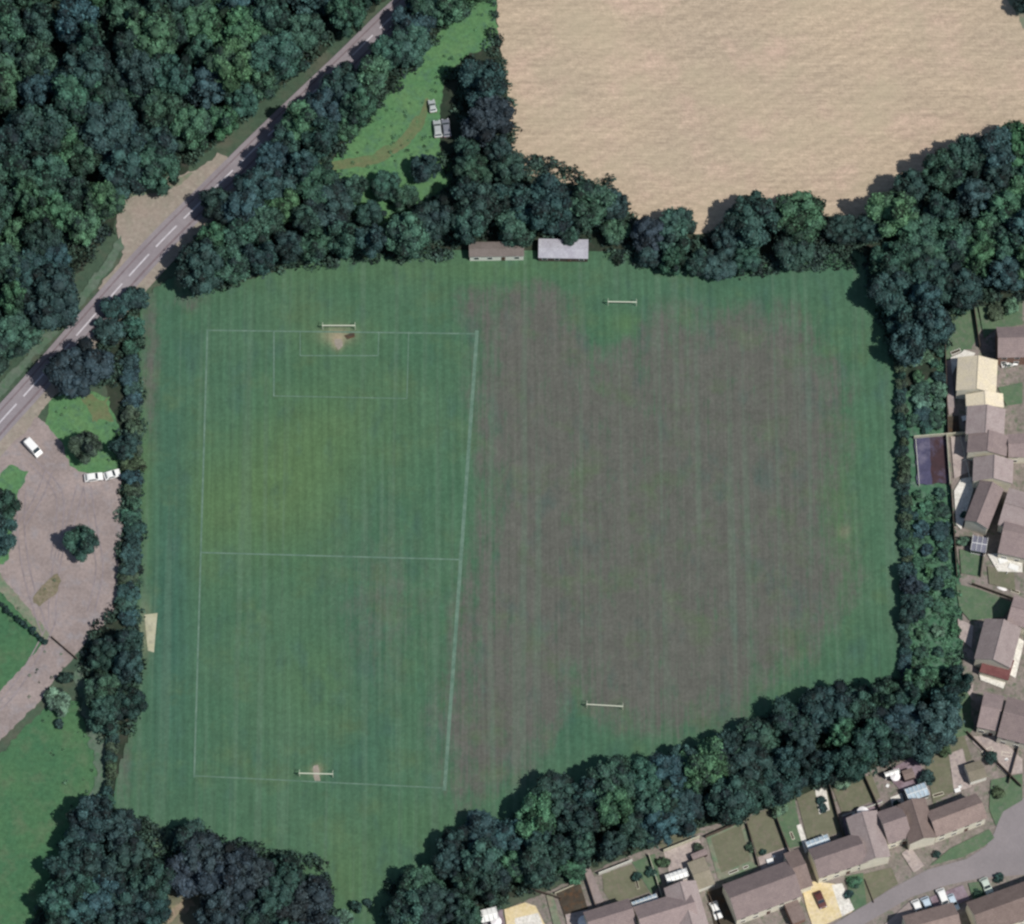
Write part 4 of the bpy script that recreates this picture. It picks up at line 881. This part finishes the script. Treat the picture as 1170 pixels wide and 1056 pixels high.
car(107, 545, R(8), 'car_white', 'white car under the round tree, left one of two in the car park', False, CP)
car(128, 542, R(18), 'car_white', 'white car against the hedge, right one of two in the car park', False, CP, 3.7)
GV = 'old vehicles in the glade'
car(494, 121, R(100), 'car_silver', 'small pale car at the end of the worn track in the glade', False, GV, 3.2, 1.6)
car(500, 147, R(96), 'car_silver', 'silver car in the glade, next below the small pale one', False, GV, 4.4)
car(510, 146, R(98), 'car_grey', 'grey car at the glade edge under the tall dark tree', False, GV, 4.6)
car(1153, 414, R(12), 'car_white', 'white car half hidden under the front wall of the topmost house', L=3.8)
car(818, 1040, R(-70), 'car_white', 'white car in the shaded driveway beside the long terraced house', L=4.0)
car(937, 1028, R(-68), 'car_dark', 'dark red car on the golden gravel drive', L=4.0)
car(1049, 1038, R(-68), 'car_white', 'white car, left one of two side by side below the road', L=4.2)
car(1060, 1035, R(-68), 'car_blue', 'pale blue car, right one of two side by side below the road', L=4.2)
car(1078, 1027, R(-70), 'car_white', 'long white car alone between the side by side pair and the light blue one', L=4.9)
car(1089, 1031, R(-66), 'car_blue', 'slim light blue car right of the long white one', L=3.9, W=1.6)
car(1127, 1012, R(-66), 'car_sage', 'pale sage car on the verge above the bottom right house', L=3.8)

# ------------------------------------------------------------------ small garden things
def parasol(px, py, r_, label):
    A = G(px, py, 2.3); root = empty('parasol', (A.x, A.y, 0), 0, label, 'parasol')
    MB().tube((0, 0, 0), (0, 0, 2.4), .04, .04, 8).build('pole', 'steel', root)
    MB().tube((0, 0, 0), (0, 0, .12), .35, .3, 12).build('base', 'kerb', root)
    n = 12; v_ = [(0, 0, 2.75)]+[(math.cos(2*math.pi*i/n)*r_, math.sin(2*math.pi*i/n)*r_, 2.2) for i in range(n)]+[(0, 0, 2.70)]+[(math.cos(2*math.pi*i/n)*r_, math.sin(2*math.pi*i/n)*r_, 2.1) for i in range(n)]
    f_ = [(0, 1+i, 1+(i+1) % n) for i in range(n)]+[(n+1, n+2+(i+1) % n, n+2+i) for i in range(n)]+[(1+i, n+2+i, n+2+(i+1) % n, 1+(i+1) % n) for i in range(n)]
    mesh_obj('canopy', v_, f_, 'canvas', root); return root
parasol(986, 928, 1.35, 'large white parasol beside the cross wing, at the white fence')
parasol(1023, 887, 1.1, 'small white parasol beside the reddish brown shed')
parasol(567, 1053, 1.2, 'white parasol beside the golden patio at the bottom edge')
parasol(668, 1053, 1.5, 'white parasol beside the lilac path at the bottom edge')
def furniture(px, py, rz, label, m='frame', l=1.6, w_=.9, seats=2):
    A = G(px, py, .7); root = empty('garden_table', (A.x, A.y, 0), rz, label, 'table', 'garden tables')
    MB().box(-l/2, l/2, -w_/2, w_/2, .68, .74).build('tabletop', m, root)
    for sx in (-1, 1):
        for sy in (-1, 1): MB().box(sx*(l/2-.1)-.04, sx*(l/2-.1)+.04, sy*(w_/2-.1)-.04, sy*(w_/2-.1)+.04, 0, .68).build('leg', m, root)
    return root
furniture(1146, 640, .3, 'white garden table, left one on the pale patio at the right edge', l=2.0, w_=1.3)
furniture(1158, 648, -.4, 'white garden table, right one on the pale patio at the right edge', l=2.2, w_=1.3)
furniture(880, 984, .3, 'small white garden table behind the long terraced house', l=1.5, w_=1.2)
furniture(1094, 903, .3, 'small white garden table behind the long corner house', l=1.3, w_=.9)
furniture(1102, 478, .2, 'small white table beside the fence above the dark deck', l=1.2, w_=1.2)
furniture(974, 933, .9, 'slim white bench table on the mauve patio beside the parasol', l=2.0, w_=.7)
furniture(775, 997, .4, 'white table on the grey paved garden of the lower row', l=2.2, w_=1.1)
# garden chairs, planters and a compost bin or two
def chair(px, py, rz, label):
    A = G(px, py, .4); root = empty('garden_chair', (A.x, A.y, 0), rz, label, 'chair', 'garden chairs')
    MB().box(-.33, .33, -.33, .33, .40, .46).build('seat', 'frame', root); MB().box(-.33, .33, .28, .34, .46, .95).build('backrest', 'frame', root)
    for sx in (-.28, .28):
        for sy in (-.28, .28): MB().box(sx-.03, sx+.03, sy-.03, sy+.03, 0, .40).build('leg', 'frame', root)
def planter(px, py, w_, l_, rz, label, m='render'):
    A = G(px, py, .4); root = empty('planter', (A.x, A.y, 0), rz, label, 'planter', 'garden planters')
    mb_ = MB(); t = .08
    mb_.box(-l_/2, l_/2, -w_/2, -w_/2+t, 0, .5).box(-l_/2, l_/2, w_/2-t, w_/2, 0, .5).box(-l_/2, -l_/2+t, -w_/2+t, w_/2-t, 0, .5).box(l_/2-t, l_/2, -w_/2+t, w_/2-t, 0, .5)
    mb_.build('box', m, root); MB().box(-l_/2+t, l_/2-t, -w_/2+t, w_/2-t, .05, .42).build('soil', 'soil', root)
for i_, (x, y, lb) in enumerate([(1140, 647, 'white chair left of the garden tables at the right edge'), (1152, 656, 'white chair below the garden tables at the right edge'), (1163, 640, 'white chair above the right garden table'),
    (884, 979, 'white chair beside the small table behind the long house'), (970, 940, 'white chair on the mauve patio below the slim bench'), (1097, 899, 'white chair beside the table behind the corner house'),
    (1102, 528, 'white chair on the paved yard right of the dark deck'), (1106, 552, 'white chair at the top of the big white patio'), (768, 1001, 'white chair left of the table on the grey paving'),
    (1150, 868, 'white chair on the gravel garden near the diagonal fence'), (1098, 574, 'white chair in the middle of the big white patio'), (1014, 898, 'white chair in the shaded garden below the canopy')]): chair(x, y, i_*1.1, lb)
for x, y, a_, b_, r_, lb, m in [(1128, 858, .9, 2.6, .5, 'long pale planter on the gravel garden below two joined houses', 'render'), (1150, 862, .9, 2.2, -.2, 'short pale planter at the right of the gravel garden', 'render'), (1092, 402, .8, 2.4, .4, 'pale planter on the pale paving above the cream house', 'white_wall'),
    (1108, 516, .7, 3.0, 1.4, 'narrow planter against the pinkish gabled house', 'white_wall'), (806, 1006, .6, 1.8, .4, 'small planter above the garage wall', 'render'), (838, 996, .6, 2.2, .4, 'planter at the foot of the square olive lawn', 'white_wall'),
    (852, 991, .6, 1.2, .4, 'tiny planter at the lower right of the square lawn', 'white_wall'), (905, 955, .6, 1.8, 1.9, 'planter at the left of the pale garden path', 'render'), (936, 957, .7, 1.8, .4, 'planter above the blue and white conservatory', 'white_wall'),
    (1072, 908, .7, 2.4, .3, 'planter at the foot of the dry lawn behind the corner house', 'render'), (728, 1010, .6, 2.4, 1.8, 'planter across the left gardens by the pale fence', 'fence_pale'), (1160, 676, .6, 2.0, -.3, 'planter right of the small white boat', 'render'), (1104, 722, .8, 1.8, 1.2, 'planter on the paving left of the wide grey roofed house', 'white_wall')]: planter(x, y, a_, b_, r_, lb, m)
# small upturned boat
A = G(1145, 672, .3); bt = empty('upturned_boat', (A.x, A.y, 0), R(-20), 'small white upturned boat on the little lawn at the right edge', 'boat')
v_ = []; f_ = []; n = 9
for i in range(n):
    t = -1+2*i/(n-1); wd = .55*max(.02, 1-t*t)**.6
    for k in range(7):
        a = math.pi*k/6; v_.append((t*1.3, math.cos(a)*wd, .02+math.sin(a)*.45*max(.05, 1-t*t)**.5))
for i in range(n-1):
    for k in range(6): f_.append((i*7+k, i*7+k+1, (i+1)*7+k+1, (i+1)*7+k))
mesh_obj('hull', v_, f_, 'canvas', bt); MB().box(-1.2, 1.2, -.03, .03, .44, .50).build('keel', 'fence_pale', bt)
# garden shrubs that can be told apart
def gs(px, py, r_, t, lb, h=None): tree(px, py, r_, h or r_*1.5, t, lb, 'garden shrubs', 'garden_shrub', 'shrub', True)
gs(655, 992, 3.6, 'bright green', 'bright green bush hanging over the end of the lilac path', 4)
gs(889, 922, 2.6, 'pale', 'pale bush at the top of the narrow green lawn'); gs(961, 893, 2.0, 'pale', 'pale bush at the top corner of the wide olive lawn')
gs(939, 914, 1.1, 'dark', 'dark round shrub in the upper hole of the pale paved strip'); gs(941, 923, 1.2, 'dark', 'dark round shrub in the lower hole of the pale paved strip')
gs(1025, 919, 1.1, 'dark', 'dark shrub in the middle of the white paved square'); gs(977, 1008, 1.8, 'bright green', 'bright shrub on the front lawn right of the golden drive', 2)
gs(970, 1022, 1.2, 'dark', 'dark shrub at the lower end of the front lawn by the golden drive'); gs(1070, 976, 1.0, 'dark', 'dark shrub on the corner lawn below the brown wing')
gs(744, 996, 1.5, 'mid green', 'green shrub beside the pale fence of the left lawn'); gs(758, 985, 1.4, 'olive', 'olive shrub at the left corner of the paved garden')
gs(798, 970, 1.4, 'olive', 'olive shrub at the right end of the bright pale fence'); gs(1142, 1003, 1.2, 'dark', 'dark shrub on the verge right of the pale sage car')
gs(1118, 1022, 1.4, 'mid green', 'green shrub beside the pale sage car'); gs(1137, 355, 2.4, 'olive', 'olive bush on the upper lawn above the topmost house', 3.5)
gs(1155, 350, 2.2, 'pale', 'pale bush at the right edge above the topmost house', 3); gs(1098, 350, 2.6, 'mid green', 'green bush at the top of the grass bank', 3.5)
gs(1132, 866, 1.8, 'dark', 'dark shrub beside the grey roofed garage'); gs(1140, 905, 1.6, 'olive', 'olive shrub right of the long corner house')
gs(1079, 858, 1.8, 'olive', 'olive bush at the top of the dry lawn behind the corner house'); gs(1058, 890, 2.2, 'dark', 'dark bush right of the reddish brown shed', 3)
gs(1102, 588, 1.0, 'mid green', 'green shrub on the white patio beside the slanting house'); gs(1100, 618, 1.6, 'pale', 'pale shrub at the top of the small bright lawn')
gs(1150, 412, 1.4, 'dark', 'dark shrub under the front wall of the topmost house'); gs(728, 1002, 1.2, 'dark', 'dark shrub in the middle of the left gardens')
gs(857, 968, 1.3, 'olive', 'olive shrub at the right side of the square lawn'); gs(736, 950, 2.0, 'dark', 'dark round bush at the belt foot, leftmost of four', 2.4); gs(752, 949, 1.6, 'dark', 'dark round bush at the belt foot, second of four', 2.2); gs(770, 945, 2.0, 'dark', 'dark round bush at the belt foot, third of four', 2.4); gs(786, 942, 1.7, 'dark', 'dark round bush at the belt foot, rightmost of four', 2.2)
gs(872, 974, .9, 'dark', 'dark shrub at the foot of the shaded lawn')

import collections
_k = collections.Counter(o.name.split('.')[0] for o in bpy.data.objects if not o.parent); print(dict(_k))
_l = [o['label'] for o in bpy.data.objects if 'label' in o]
print('LONG', [l for l in _l if len(l.replace('-', ' ').split()) > 16]); print('DUP', [l for l, n in collections.Counter(_l).items() if n > 1])
